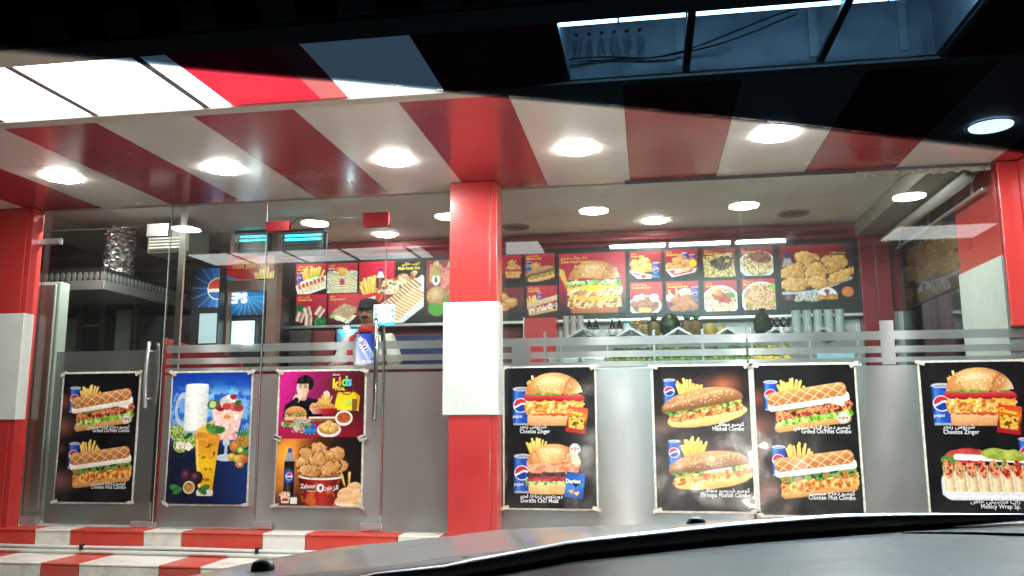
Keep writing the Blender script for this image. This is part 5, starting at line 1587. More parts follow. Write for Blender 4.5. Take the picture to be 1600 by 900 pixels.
# ------------------------------------------------------------------ blue insect killers
CYAN = emit('cyan_tube', (.04, .75, .95), 5.0)
def killer(x0, x1, y, z0, z1, label, wires):
    k = empty('insect_killer', ((x0 + x1) / 2, y, z0), label, 'insect killer', 'blue insect killers on the ceiling')
    MB().box(x0, x1, y + .02, y + .1, z1 - .03, z1, .004).build('top_case', BLACK, k)
    MB().box(x0, x1, y + .085, y + .1, z0, z1 - .032).build('back_case', BLACK, k)
    for i in range(2):
        m = MB(); m.smooth = True
        m.tube([(x0 + .04, y + .05, z1 - .055 - i * .035), (x1 - .04, y + .05, z1 - .055 - i * .035)], .011, 8)
        m.build('blue_tube', CYAN, k)
    n = 26
    for i in range(n):
        x = x0 + .006 + (x1 - x0 - .012) * i / (n - 1)
        MB().box(x - .0025, x + .0025, y - .002, y + .002, z0, z1 - .032).build('grille_bar', DARK_STEEL, k)
    for i in range(7):
        z = z0 + (z1 - .04 - z0) * i / 6
        MB().box(x0, x1, y - .0065, y - .0022, z - .0025, z + .0025).build('grille_wire', DARK_STEEL, k)
    for i, (dx, dz) in enumerate(wires):
        t = MB(); t.smooth = True
        t.tube([((x0 + x1) / 2 + dx, y + .05, z1), ((x0 + x1) / 2 + dx * .3 + dz, y + .05, (z1 + IC) / 2 + .05), ((x0 + x1) / 2, y + .05, IC)], .004, 6)
        t.build('hanging_wire', BLACK, k)
    return k


xa, za = at(436, 358, 1.1); xb, zb2 = at(504, 396, 1.1)
killer(xa, xb, 1.1, zb2, za, 'black grille insect killer with a cyan tube hung on wires', ((-.18, 0), (.18, .0), (.05, .06)))
xa, za = at(366, 360, 1.5); xb, zb2 = at(416, 392, 1.5)
killer(xa, xb, 1.5, zb2, za, 'smaller cyan tube insect killer nearer the foil duct', ((-.1, 0), (.1, 0)))

# ------------------------------------------------------------------ service counter and the worker behind it
CZ = at(560, 571, .95)[1]
ct = empty('counter', (-2.6, 1.1, GZ), 'red fronted service counter with a brown top', 'counter')
MB().box(-3.75, -1.15, .93, 1.32, CZ - .035, CZ, .006).build('counter_top', mat('brown_top', (.24, .13, .07), .3, var=.2), ct)
MB().box(-3.73, -1.17, .96, 1.3, GZ, CZ - .037).build('front', RED, ct)
m = MB(); m.prism([(.3, GZ), (1.3, GZ), (1.3, CZ + .12), (.3, CZ + .2)], 'x', -3.78, -3.753); m.build('end_panel', RED, ct)
xa, za = at(262, 530, .4); xb, zb2 = at(345, 545, .9)
m = MB(); m.prism([(-3.85, GZ), (-3.2, GZ), (-3.2, .5), (-3.85, .62)], 'y', .5, .52); m.build('end_panel', RED, ct)

BLUEM = mat('deep_blue', (.012, .025, .12), .4, var=.2)
cb = empty('back_cabinet', (-2.4, 2.1, GZ), 'dark cabinets and blue crates below the menu board', 'cabinet')
for pa, pb, ta, mm in ((452, 486, 517, DARKWALL), (488, 522, 517, MATS['dark_red_wall']), (526, 562, 514, mat('sky_blue', (.1, .35, .6), .4)), (616, 700, 524, BLUEM)):
    xa, za = at(pa, ta, 2.0); xb, _ = at(pb, ta, 2.0)
    MB().box(xa, xb, 2.0, 2.28, GZ, za, .008).build('cabinet_front', mm, cb)
    MB().box(xa + .03, xb - .03, 1.985, 1.998, za - .25, za - .03, .004).build('panel', mm, cb)
x, z = at(542, 511, 1.95)
sl = empty('spot_lamp', (x, 1.95, z), 'small glaring spot lamp clipped below the menu board', 'lamp')
m = MB(); m.smooth = True; m.lathe([(.03, .0), (.03, .05), (.02, .07)], (x, 1.95, z), 14); m.build('shade', CHROME, sl)
m = MB(); m.smooth = True; m.ball((x, 1.945, z - .004), (.026, .026, .014), 12, 8); m.build('bulb', emit('spot_bulb', (.8, .95, 1), 120), sl)


def skinned(name, joints, bones, root, material, parent, sub=2):
    me = bpy.data.meshes.new(name)
    og = Vector((0, 0, 0)); p = parent
    while p is not None:
        og += Vector(p.location); p = p.parent
    names = list(joints)
    me.from_pydata([tuple(Vector(joints[k][:3]) - og) for k in names], [(names.index(a), names.index(b)) for a, b in bones], [])
    o = bpy.data.objects.new(name, me)
    o.location = og
    link(o, parent)
    sk = o.modifiers.new('skin', 'SKIN')
    for i, k in enumerate(names):
        r = joints[k][3]
        me.skin_vertices[0].data[i].radius = (r, r) if not isinstance(r, tuple) else r
        me.skin_vertices[0].data[i].use_root = (k == root)
    s = o.modifiers.new('smooth', 'SUBSURF')
    s.levels = s.render_levels = sub
    sk.use_smooth_shade = True
    me.materials.append(material)
    return o


SKIN = mat('skin', (.3, .17, .115), .5, var=.1, scale=20)
px_, pz_ = at(573, 469, 1.45)
PX, PY = px_, 1.5
HEADZ = pz_ - .115        # centre of the head
man = empty('person', (PX, PY, GZ), 'shop worker in a dark cap and white shirt with red straps, leaning on the counter', 'person')
J = {}
sh = HEADZ - .235
J['pelvis'] = (PX, PY + .12, sh - .55, .13)
J['waist'] = (PX, PY + .1, sh - .36, .13)
J['chest'] = (PX, PY + .04, sh - .12, .15)
J['neckb'] = (PX, PY + .02, sh + .05, .075)
J['neck'] = (PX, PY, HEADZ - .12, .06)
J['skull'] = (PX, PY, HEADZ - .05, .07)
B = [('pelvis', 'waist'), ('waist', 'chest'), ('chest', 'neckb'), ('neckb', 'neck'), ('neck', 'skull')]
for s, n in ((-1, 'a'), (1, 'b')):
    J['sh' + n] = (PX + s * .19, PY + .04, sh - .02, .066)
    J['el' + n] = (PX + s * .285, PY + .0, sh - .29, .046)
    J['wr' + n] = (PX + s * .2, PY - .24, CZ + .05, .03)
    J['pa' + n] = (PX + s * .17, PY - .31, CZ + .028, .03)
    B += [('chest', 'sh' + n), ('sh' + n, 'el' + n), ('el' + n, 'wr' + n), ('wr' + n, 'pa' + n)]
    for f in range(5):
        a = (f - 2) * .35
        ln = (.05, .075, .082, .076, .06)[f]
        bx_, by_ = J['pa' + n][0] + math.sin(a) * .03 * s * -1, J['pa' + n][1] - .012
        J['k%d%s' % (f, n)] = (bx_ - s * math.sin(a) * ln * .5, by_ - ln * .5, CZ + .028, .0095)
        J['t%d%s' % (f, n)] = (bx_ - s * math.sin(a) * ln * .9, by_ - ln, CZ + .012, .008)
        B += [('pa' + n, 'k%d%s' % (f, n)), ('k%d%s' % (f, n), 't%d%s' % (f, n))]
    J['hi' + n] = (PX + s * .1, PY + .12, sh - .62, .1)
    J['kn' + n] = (PX + s * .11, PY + .1, GZ + .48, .068)
    J['an' + n] = (PX + s * .11, PY + .14, GZ + .07, .045)
    J['to' + n] = (PX + s * .12, PY - .02, GZ + .035, .035)
    B += [('pelvis', 'hi' + n), ('hi' + n, 'kn' + n), ('kn' + n, 'an' + n), ('an' + n, 'to' + n)]
skinned('body', J, B, 'pelvis', SKIN, man)
SHIRT = mat('white_shirt', (.66, .63, .57), .8, var=.08, scale=12, bump=.4, bscale=14)
K = {k: J[k] for k in ('pelvis', 'waist', 'chest', 'neckb')}
K['pelvis'] = (*J['pelvis'][:3], .165); K['waist'] = (*J['waist'][:3], .165); K['chest'] = (*J['chest'][:3], .185); K['neckb'] = (J['neckb'][0], J['neckb'][1], J['neckb'][2] - .03, .09)
for s, n in ((-1, 'a'), (1, 'b')):
    q, e = Vector(J['sh' + n][:3]), Vector(J['el' + n][:3])
    K['sh' + n] = (*q, .094); c = q.lerp(e, .5); K['m' + n] = (*c, .08); c = q.lerp(e, .85); K['e' + n] = (*c, .08)
skinned('shirt', K, [('pelvis', 'waist'), ('waist', 'chest'), ('chest', 'neckb'), ('chest', 'sha'), ('chest', 'shb'), ('sha', 'ma'), ('ma', 'ea'), ('shb', 'mb'), ('mb', 'eb')], 'chest', SHIRT, man)
REDC = mat('red_cloth', (.42, .02, .03), .8, var=.15)
for s in (-1, 1):
    m = MB(); m.smooth = True
    m.tube([(PX + s * .06, PY - .02, sh + .07), (PX + s * .105, PY - .125, sh + .0), (PX + s * .11, PY - .152, sh - .12), (PX + s * .11, PY - .1, sh - .36)], [.02, .022, .024, .024], 8)
    m.build('red_strap', REDC, man)
m = MB(); m.smooth = True
m.lathe([(.085, -.03), (.088, .0), (.075, .03), (.07, .032), (.07, -.03)], (PX, PY + .01, sh + .085), 20)
m.build('red_collar', REDC, man)
# head: an ellipsoid pulled into a face
hd = MB(); hd.smooth = True
hd.ball((0, 0, 0), (1, 1, 1), 40, 28)
vs = []
for x, y, z in hd.v:
    fx_, fy_, fz_ = x, y, z
    X = x * .084 * (1 - .22 * max(0, -z) ** 1.5) ; Y = y * .095; Z = z * .125
    front = max(0, -y)
    if front > 0:
        Y -= .008 * math.exp(-((z + .75) / .25) ** 2) * front                                          # chin
        Y -= .026 * math.exp(-(x / .16) ** 2) * math.exp(-((z + .12) / .17) ** 2) * front                  # nose
        Y -= .012 * math.exp(-(x / .13) ** 2) * math.exp(-((z + .2) / .09) ** 2) * front
        Y += .012 * (math.exp(-((abs(x) - .4) / .2) ** 2)) * math.exp(-((z - .05) / .12) ** 2) * front     # eye sockets
        Y -= .006 * math.exp(-((z - .26) / .1) ** 2) * front                                              # brow
        Y -= .007 * math.exp(-(x / .3) ** 2) * math.exp(-((z + .47) / .06) ** 2) * front                   # lips
        Y -= .006 * math.exp(-(x / .26) ** 2) * math.exp(-((z + .57) / .05) ** 2) * front
    vs.append((PX + X, PY + Y, HEADZ + Z))
hd.v = vs
hd.build('head', SKIN, man)
for s in (-1, 1):
    m = MB(); m.smooth = True; m.ball((PX + s * .086, PY + .01, HEADZ - .005), (.011, .02, .032), 10, 8); m.build('ear', SKIN, man)
    m = MB(); m.smooth = True; m.ball((PX + s * .03, PY - .079, HEADZ + .006), (.013, .009, .0085), 12, 8); e_ = m.build('eye', mat('eye_white', (.6, .58, .55), .3), man)
    m = MB(); m.smooth = True; m.ball((PX + s * .03, PY - .0875, HEADZ + .006), (.006, .003, .006), 10, 6); m.build('iris', BLACK, e_)
    m = MB(); m.smooth = True; m.tube([(PX + s * .014, PY - .093, HEADZ + .026), (PX + s * .032, PY - .092, HEADZ + .031), (PX + s * .05, PY - .08, HEADZ + .024)], [.003, .005, .003], 6); m.build('eyebrow', mat('hair', (.012, .01, .01), .7), man)
m = MB(); m.smooth = True
m.tube([(PX - .034, PY - .087, HEADZ - .05), (PX - .015, PY - .101, HEADZ - .042), (PX, PY - .103, HEADZ - .042), (PX + .015, PY - .101, HEADZ - .042), (PX + .034, PY - .087, HEADZ - .05)], [.004, .008, .007, .008, .004], 8)
m.build('moustache', MATS['hair'], man)
m = MB(); m.smooth = True
m.tube([(PX - .022, PY - .093, HEADZ - .063), (PX, PY - .099, HEADZ - .063), (PX + .022, PY - .093, HEADZ - .063)], [.003, .006, .003], 8)
m.build('lip', mat('lip', (.2, .07, .06), .5), man)
m = MB(); m.smooth = True
m.lathe([(.089, -.01), (.093, .01), (.09, .05), (.076, .082), (.044, .098), (.004, .102)], (PX, PY + .012, HEADZ + .038), 28)
m.v = [(v[0], PY + .012 + (v[1] - PY - .012) * 1.2, v[2]) for v in m.v]
cp_ = m.build('cap', mat('dark_cap', (.02, .018, .018), .8, var=.3), man)
m = MB(); m.smooth = True
m.prism([(PX + .078 * math.cos(t), PY - .06 - .09 * math.sin(t)) for t in np.linspace(0, PI, 16)], 'z', HEADZ + .03, HEADZ + .037)
m.build('visor', MATS['dark_cap'], cp_)
m = MB(); m.smooth = True; m.ball((PX, PY - .086, HEADZ + .085), (.013, .004, .008), 10, 6); m.build('badge', mat('badge', (.5, .3, .25), .5), cp_)

# ------------------------------------------------------------------ glass display case with fruit, shelf of drinks behind
DC = .95
dz = at(1000, 562, DC)[1]
x0 = at(846, 540, DC)[0]; x1 = at(1345, 540, DC)[0]
case = empty('display_case', ((x0 + x1) / 2, DC + .3, GZ), 'chrome framed glass display case of fruit behind the window stripes', 'display case')
MB().box(x0, x1, DC, DC + .65, GZ, .0, .006).build('base', mat('case_base', (.12, .1, .09), .5), case)
MB().box(x0, x1, DC - .004, DC + .65, .002, dz - .06, .006).build('front_panel', mat('case_front', (.6, .66, .66), .4), case)
MB().box(x0, x1, DC, DC + .62, dz - .058, dz - .04).build('tray', STEEL, case)
topz = at(1000, 520, DC)[1]
for px in (851, 876, 949, 1022, 1098, 1174, 1222, 1266, 1342):
    xx = at(px, 540, DC)[0]
    MB().box(xx - .011, xx + .011, DC - .004, DC + .02, dz - .04, topz + .02, .003).build('post', CHROME, case)
for px in (912, 985, 1060, 1136, 1212, 1286):
    xx, zz = at(px, 514, DC)
    hw = .13
    for s in (-1, 1):
        m = MB(); m.prism([(xx, zz), (xx, zz + .02), (xx + s * hw, zz - .06), (xx + s * hw, zz - .08)], 'y', DC - .0, DC + .014); m.build('lid_rail', CHROME, case)
        m = MB(); m.prism([(xx + s * .006, zz - .0), (xx + s * .006, zz + .006), (xx + s * hw, zz - .07), (xx + s * hw, zz - .076)], 'y', DC + .02, DC + .55); m.build('lid_glass', GLASS, case)
LIME = [mat('lime_%s' % n, c, .35, var=.15, scale=25) for n, c in (('deep_green', (.035, .08, .012)), ('mid_green', (.06, .12, .018)), ('light_green', (.1, .16, .03)))]
YEL = mat('yellow_lemon', (.5, .36, .04), .4, var=.12, scale=25)


def fruit_proto(name, mm, r):
    m = MB(); m.smooth = True; m.ball((0, 0, 0), (r, r, r * .95), 14, 10)
    m.ball((0, 0, r * .94), (r * .2, r * .2, r * .12), 8, 4)
    return m.build(name, mm, None, origin=(0, 0, 0))


ORD = ('first second third fourth fifth sixth seventh eighth ninth tenth eleventh twelfth thirteenth fourteenth fifteenth sixteenth seventeenth eighteenth nineteenth twentieth '
       'twenty-first twenty-second twenty-third twenty-fourth twenty-fifth twenty-sixth twenty-seventh twenty-eighth twenty-ninth thirtieth').split()
nth = {}
protos = [fruit_proto('lime', mm, .031) for mm in LIME] + [fruit_proto('lemon', YEL, .031)]
used = set()
for row, (y, dz_) in enumerate(((DC + .06, 0), (DC + .15, .05), (DC + .25, .1))):
    for i in range(34):
        px = 955 + i * 8.6 + row * 4
        if px > 1232:
            break
        x = at(px, 560, y)[0]
        lem = px > 1178
        kx = 3 if lem else (1 + (i * 5 + row) % 2 if row < 2 else (i * 7) % 3)
        z = dz - .04 + .03 + dz_ + random.uniform(-.006, .006)
        p = protos[kx]
        if kx in used:
            o = p.copy(); COL.objects.link(o)
        else:
            o = p; used.add(kx)
        o.location = (x, y, z)
        o.rotation_euler = (random.uniform(-.5, .5), random.uniform(-.5, .5), random.uniform(0, 6))
        nth[row, lem] = nth.get((row, lem), 0) + 1
        where = '%s from the bottles\' end, %s row of the display case' % (ORD[nth[row, lem] - 1], ('front', 'middle', 'back')[row])
        if lem:
            tag(o, 'yellow lemon, ' + where, 'lemon', 'lemons in the display case')
        else:
            tag(o, ('deep green', 'mid green', 'light green')[kx] + ' lime, ' + where, 'lime', 'limes in the display case')
for k in range(4):
    if k not in used:
        bpy.data.objects.remove(protos[k])
# prepared food in the first bays
for (pa, pb, c, nm, lab) in ((858, 905, (.5, .3, .24), 'food_tray', 'tray of pale pink salad in the first bay of the case'), (908, 946, (.36, .2, .14), 'food_tray', 'tray of brown mixed food in the second bay of the case'),
                         (1275, 1335, (.25, .4, .48), 'food_tray', 'light blue tub in the last bay of the case')):
    xa = at(pa, 560, DC + .1)[0]; xb = at(pb, 560, DC + .1)[0]
    t = empty(nm, ((xa + xb) / 2, DC + .2, dz - .04), lab, 'food tray')
    MB().box(xa, xb, DC + .06, DC + .4, dz - .039, dz + .03, .008).build('tub', STEEL if c[2] < .4 else mat('blue_tub', c, .4), t)
    m = MB(); rnd = random.Random(pa); m.smooth = True
    for _ in range(40):
        m.ball((rnd.uniform(xa + .02, xb - .02), rnd.uniform(DC + .08, DC + .38), dz + .03 + rnd.uniform(0, .03)), (.022, .02, .014), 7, 5, .2)
    tag(m.build('filling', mat('filling_%d' % pa, c, .6, var=.5, scale=30), t), kind='stuff')

SY = 2.0
sz = at(1050, 529, SY)[1]
shx0 = at(868, 520, SY)[0]; shx1 = at(1345, 520, SY)[0]
shelf = empty('back_shelf', ((shx0 + shx1) / 2, SY + .1, GZ), 'pale back shelf below the menu board holding fruit and bottles', 'shelf')
MB().box(shx0, shx1, SY - .12, SY + .3, sz - .03, sz, .004).build('shelf_board', WHITE, shelf)
MB().box(shx0, shx1, SY - .1, SY + .3, GZ, sz - .032).build('base', mat('shelf_base', (.2, .2, .2), .5), shelf)
xa = at(822, 520, SY)[0]; xb = at(872, 520, SY)[0]
rp_ = empty('red_partition', ((xa + xb) / 2, SY, GZ), 'red panel standing between the cooler and the pale shelf', 'partition')
MB().box(xa, xb - .01, SY - .1, SY + .2, GZ, .94, .004).build('panel', RED, rp_)
MB().box(xa - .012, xa - .002, SY - .11, SY + .2, GZ, .945, .002).build('edge_strip', STEEL, rp_)
# the red inner column beside the board
xa = at(1347, 450, 2.15)[0]; xb = at(1394, 450, 2.15)[0]
ic = empty('inner_column', ((xa + xb) / 2, 2.2, GZ), 'dark red column between the menu board and the mirror', 'column')
MB().box(xa, (xa + xb) / 2 - .002, 2.15, 2.31, GZ, IC - .003, .004).build('panel', mat('deep_red_panel', (.26, .02, .03), .3, var=.1), ic)
MB().box((xa + xb) / 2 + .002, xb, 2.158, 2.31, GZ, IC - .003, .004).build('panel', MATS['deep_red_panel'], ic)


def bottle(px, pz, h, r, mm, label, group=None, cap=None):
    x, _ = at(px, pz, SY)
    b = empty('bottle', (x, SY, sz), label, 'bottle', group)
    m = MB(); m.smooth = True
    m.lathe([(r * .96, 0), (r, .01), (r, h * .55), (r * .8, h * .66), (r * .4, h * .78), (r * .36, h * .94)], (x, SY, sz), 14); m.build('body', mm, b)
    m = MB(); m.smooth = True; m.lathe([(r * .42, h * .9), (r * .44, h * 1.0), (r * .3, h * 1.005)], (x, SY, sz), 12); m.build('cap', cap or STEEL, b)
    m = MB(); m.smooth = True; m.lathe([(r * 1.02, h * .2), (r * 1.02, h * .48)], (x, SY, sz), 14); m.build('label', mat('bottle_label', (.55, .52, .5), .5), b)
    return b


DKB = mat('dark_bottle', (.015, .012, .012), .12)
for px, w in ((921, 'nearest the pale cups, back shelf'), (931.5, 'second from the pale cups, back shelf'), (957, 'third from the pale cups, back shelf'), (968, 'next to the blue lidded jar'),
              (1210, 'touching the green bag'), (1220, 'between two like it, beside the green bag'), (1230, 'next to the clear cup stacks')):
    bottle(px, 518, .2 if px < 1000 else .17, .03, DKB, ('dark tall sauce bottle ' if px < 1000 else 'dark squat bottle ') + w,
           'dark bottles left of the fruit' if px < 1000 else 'dark bottles right of the green bag')
x = at(979, 518, SY)[0]
j = empty('jar', (x, SY, sz), 'clear jar with a blue lid next to the yellow packets', 'jar')
m = MB(); m.smooth = True; m.lathe([(.035, 0), (.038, .02), (.038, .13), (.03, .15)], (x, SY, sz), 16); m.build('body', mat('jar_pale', (.4, .45, .44), .2), j)
m = MB(); m.smooth = True; m.lathe([(.036, .15), (.036, .175)], (x, SY, sz), 16); m.build('lid', mat('jar_lid', (.1, .3, .4), .4), j)
for i, px in enumerate((885, 896, 907)):
    x = at(px, 515, SY)[0]
    c = empty('cup_stack', (x, SY, sz), 'stack of pale paper cups on the back shelf, %s from the red panel' % ORD[i], 'cups', 'stacks of pale cups')
    for k in range(9):
        m = MB(); m.smooth = True; m.lathe([(.022, k * .022), (.03, k * .022 + .05), (.031, k * .022 + .053)], (x, SY, sz), 14); m.build('cup', mat('cup_paper', (.42, .36, .33), .6), c)
for i in range(5):
    x = at(1245 + i * 17, 515, SY)[0]
    c = empty('cup_stack', (x, SY, sz), 'stack of clear cups under the party meal picture, %s from the dark squat bottles' % ORD[i], 'cups', 'stacks of clear cups')
    for k in range(9):
        m = MB(); m.smooth = True; m.lathe([(.03, k * .022), (.042, k * .022 + .05), (.043, k * .022 + .053)], (x, SY, sz), 14); m.build('cup', mat('cup_clear', (.42, .47, .47), .3), c)
rnd = random.Random(9)
for r_ in range(4):
    for c_ in range(2):
        x = at(992 + c_ * 13, 515, SY)[0]
        p = empty('snack_packet', (x, SY, sz + r_ * .045), '%s snack packet, %s of the pile %s' % ('yellow' if (r_ + c_) % 2 else 'brown', ('bottom', 'second from bottom', 'third from bottom', 'top')[r_], ('touching the jar', 'nearer the pineapple')[c_]), 'packet', 'stacked snack packets')
        MB().box(x - .035, x + .033, SY - .03, SY + .03, sz + r_ * .045 + .001, sz + r_ * .045 + .042, .008).build('wrapper', mat('packet_yellow' if (r_ + c_) % 2 else 'packet_brown', (.5, .33, .05) if (r_ + c_) % 2 else (.22, .12, .05), .35, var=.5, scale=40), p)
        MB().box(x - .02, x + .018, SY - .0325, SY - .0302, sz + r_ * .045 + .012, sz + r_ * .045 + .03).build('label', mat('packet_label', (.06, .04, .03), .5), p)


def pineapple(px, h, label):
    x = at(px, 515, SY)[0]
    p = empty('pineapple', (x, SY, sz), label, 'pineapple', 'pineapples on the back shelf')
    m = MB()
    n, rows = 14, []
    for j in range(13):
        t = j / 12
        r = h * .3 * math.sin(PI * (.1 + .82 * t)) ** .6
        rows.append([(x + r * (1 + .09 * ((k + j) % 2)) * math.cos(2 * PI * k / n), SY + r * (1 + .09 * ((k + j) % 2)) * math.sin(2 * PI * k / n), sz + t * h * .8) for k in range(n)])
        rows[-1].append(rows[-1][0])
    m.grid(rows); m.build('fruit', mat('pineapple_skin', (.12, .08, .03), .6, var=.5, scale=40), p)
    for k in range(9):
        a = k * 2.4
        q = MB(); q.smooth = True
        q.tube([(x, SY, sz + h * .76), (x + .02 * math.cos(a), SY + .02 * math.sin(a), sz + h * .92), (x + .045 * math.cos(a), SY + .045 * math.sin(a), sz + h * (1.02 + .1 * (k % 3)))], [.012, .009, .001], 5)
        q.build('leaf', mat('pineapple_leaf', (.03, .07, .03), .5), p)


pineapple(1022, .2, 'dark pineapple left of the watermelon on the back shelf')
pineapple(1074, .2, 'dark pineapple just right of the watermelon')
pineapple(1088, .2, 'dark pineapple next to the larger yellow melon')
x = at(1047, 515, SY)[0]
m = MB(); m.smooth = True; m.ball((x, SY, sz + .115), (.095, .095, .118), 24, 16)
WM = mat('watermelon_rind', (.014, .03, .013), .4, var=.7, scale=14)
tag(m.build('watermelon', WM, None, origin=(x, SY, sz)), 'big dark green watermelon standing between the pineapples', 'watermelon')
for px, r, lab in ((1110, .062, 'larger yellow melon on the back shelf beside the pineapples'), (1128, .05, 'smaller yellow melon at the end of the fruit row')):
    x = at(px, 515, SY)[0]
    m = MB(); m.smooth = True; m.ball((x, SY, sz + r * 1.1), (r, r, r * 1.1), 20, 14); m.ball((x, SY, sz + r * 2.18), (.006, .006, .01), 8, 5)
    tag(m.build('melon', mat('melon_rind', (.36, .27, .07), .5, var=.15, scale=30, bump=.3), None, origin=(x, SY, sz)), lab, 'melon', 'yellow melons on the back shelf')
x = at(1192, 515, SY)[0]
gb = empty('produce_bag', (x, SY, sz), 'dark green net bag of leaves right of the window seam', 'bag')
m = MB(); m.smooth = True; m.ball((x, SY, sz + .11), (.08, .07, .115), 16, 12, .08); m.build('net', mat('green_net', (.014, .026, .01), .7, var=.6, scale=50, bump=1, bscale=60), gb)
m = MB(); m.smooth = True; m.lathe([(.02, .215), (.012, .23), (.035, .255)], (x, SY, sz), 12); m.build('knot', MATS['green_net'], gb)

# ------------------------------------------------------------------ right-hand ceiling beam, pipe and rail
bm_ = empty('ceiling_beam', (2.1, 1.2, 1.6), 'taupe boxed beam running back along the ceiling beside the mirror', 'beam')
MB().box(1.93, 2.28, .03, 2.29, 1.66, IC - .003, .006).build('casing', mat('taupe', (.3, .27, .24), .55, var=.06), bm_)
pp = empty('ceiling_pipe', (2.2, 1.2, 1.5), 'pale round pipe with a thin rail under the taupe beam', 'pipe')
m = MB(); m.smooth = True; m.tube([(2.16, .1, 1.6), (2.16, 2.1, 1.6)], .042, 14); m.build('pipe', mat('pipe_grey', (.45, .43, .4), .45), pp)
MB().box(2.235, 2.26, .1, 2.1, 1.5, 1.52, .003).build('rail', STEEL, pp)
for y in (.3, 1.2, 2.0):
    MB().box(2.15, 2.17, y - .01, y + .01, 1.643, 1.659).build('bracket', STEEL, pp)
    MB().box(2.24, 2.255, y - .01, y + .01, 1.521, 1.659).build('bracket', STEEL, pp)

# ------------------------------------------------------------------ the parked car the photograph is taken from
CAMY = -DIST
car = empty('car', (.35, CAMY + .6, ST), 'dark grey car seen from its own seat: bonnet, wiper, dashboard and tinted sun band', 'car')
PAINT = mat('car_paint', (.2, .19, .18), .4, .0, var=.15, scale=9, coat=.45, dirt=((.3, .28, .26), 14, .7))
PAINT.node_tree.nodes['Principled BSDF'].inputs['Coat Roughness'].default_value = .09
DASH = mat('dash_plastic', (.026, .025, .024), .38, var=.6, scale=3.5, bump=.12, bscale=18, spec=.5, dirt=((.095, .095, .09), 5, .9))
DASH.node_tree.nodes['Principled BSDF'].inputs['IOR'].default_value = 1.155
TRIM = mat('dash_trim', (.8, .86, .92), .4, .9, var=.06)


def line(pts, xs):
    return np.interp(xs, [p[0] for p in pts], [p[1] for p in pts])


FAR = [(-.47, -.252), (-.42, -.242), (-.32, -.229), (-.154, -.2205), (.05, -.212), (.30, -.198), (.69, -.189), (1.0, -.195), (1.2, -.22)]
NEAR = [(-.62, -.18), (-.5, -.165), (-.386, -.163), (-.27, -.153), (-.2, -.146), (-.09, -.128), (.083, -.111), (.34, -.1), (.9, -.105), (1.2, -.13)]
m = MB(); m.smooth = True
xs = np.linspace(-.47, 1.2, 60)
rows = []
for t in np.linspace(0, 1, 22):
    y = .84 + .91 * t
    x_ = np.linspace(-.50 + .03 * t, 1.2, 60)
    z = (1 - t) * line(NEAR, x_) + t * line(FAR, x_) + .012 * math.sin(PI * t)
    rows.append([(a, CAMY + y, b) for a, b in zip(x_, z)])
for t in np.linspace(.1, 1, 8):
    rows.append([(a, CAMY + 1.75 + .55 * t, b - .03 * t - .22 * t ** 3) for (a, _, b) in rows[21]])
# side of the left wing falls away
full = []
for r in rows:
    a = r[0]
    drop = [(a[0] - .16 * math.sin(q), a[1], a[2] - .5 * (1 - math.cos(q))) for q in np.linspace(1.2, .12, 8)]
    full.append(drop + r)
m.grid(full)
m.build('bonnet', PAINT, car)


def curve_row(pts, k, dz=0.0, n=60, x0=None, x1=None):
    q = [(x * k, z * k + dz) for x, z in pts]
    xs = np.linspace(x0 if x0 is not None else q[0][0], x1 if x1 is not None else q[-1][0], n)
    return [(x, CAMY + k, z) for x, z in zip(xs, line(q, xs))]


BT = [(-.9, -.25), (-.454, -.187), (-.319, -.173), (-.241, -.16), (-.103, -.143), (.098, -.122), (.396, -.111), (.8, -.11), (1.3, -.112)]
BB = [(-.9, -.3), (-.6, -.245), (-.325, -.186), (-.241, -.179), (-.089, -.152), (.093, -.136), (.348, -.117), (.395, -.113), (.8, -.114), (1.3, -.118)]
m = MB(); m.smooth = True
a = curve_row(BT, .83, -.008, 60, -.6, 1.0); b = curve_row(BT, .80, .0, 60, -.6, 1.0); c = curve_row(BB, .74, .0, 60, -.6, 1.0); d = curve_row(BB, .735, -.05, 60, -.6, 1.0)
m.grid([a, b, c, d])
m.build('cowl', BLACK, car)
wp = [(x * .795, z * .795 - .0095) for x, z in ((-.6, -.215), (-.5, -.198), (-.4, -.183), (-.3, -.171), (-.19, -.1535), (-.09, -.1415), (.0, -.132), (.1, -.122), (.26, -.1165), (.42, -.111))]
m = MB(); m.smooth = True
m.tube([(x, CAMY + .795, z) for x, z in wp], [.004, .006, .008, .0095, .0085, .0085, .007, .006, .004, .003], 8)
w_ = m.build('wiper_blade', RUBBER, car)
for x, z in ((-.15, -.127), (-.08, -.12), (.0, -.113)):
    MB().box(x - .028, x + .028, CAMY + .785, CAMY + .807, z - .012, z + .001, .003).build('wiper_joint', BLACK, w_)
for px, py in ((411, 886), (1088, 818)):
    k = .93 if px < 700 else 1.2
    d = ray(px, py); d = d / d[1] * k
    nz_ = MB(); nz_.smooth = True
    nz_.lathe([(.0135, -.02), (.0135, .0), (.011, .006), (.006, .0085)], (d[0], CAMY + k, d[2]), 14)
    nz_.build('washer_nozzle', BLACK, car)
m = MB(); m.smooth = True
rows = []
for k, dz in ((.733, -.012), (.728, -.0015), (.715, .0), (.69, -.001), (.64, -.002), (.58, -.004), (.5, -.008), (.42, -.016), (.36, -.03), (.3, -.06)):
    q = [(x * .733, z * .733 + dz) for x, z in BB]
    xs = np.linspace(-.6, .95, 50)
    rows.append([(x, CAMY + k, z + .004 * math.sin(x * 9)) for x, z in zip(xs, line(q, xs))])
m.grid(rows)
m.build('dashboard', DASH, car)
m = MB(); m.smooth = True
q = [(x * .728, z * .728 + .0035) for x, z in BB]
xs = np.linspace(-.3, .30, 40)
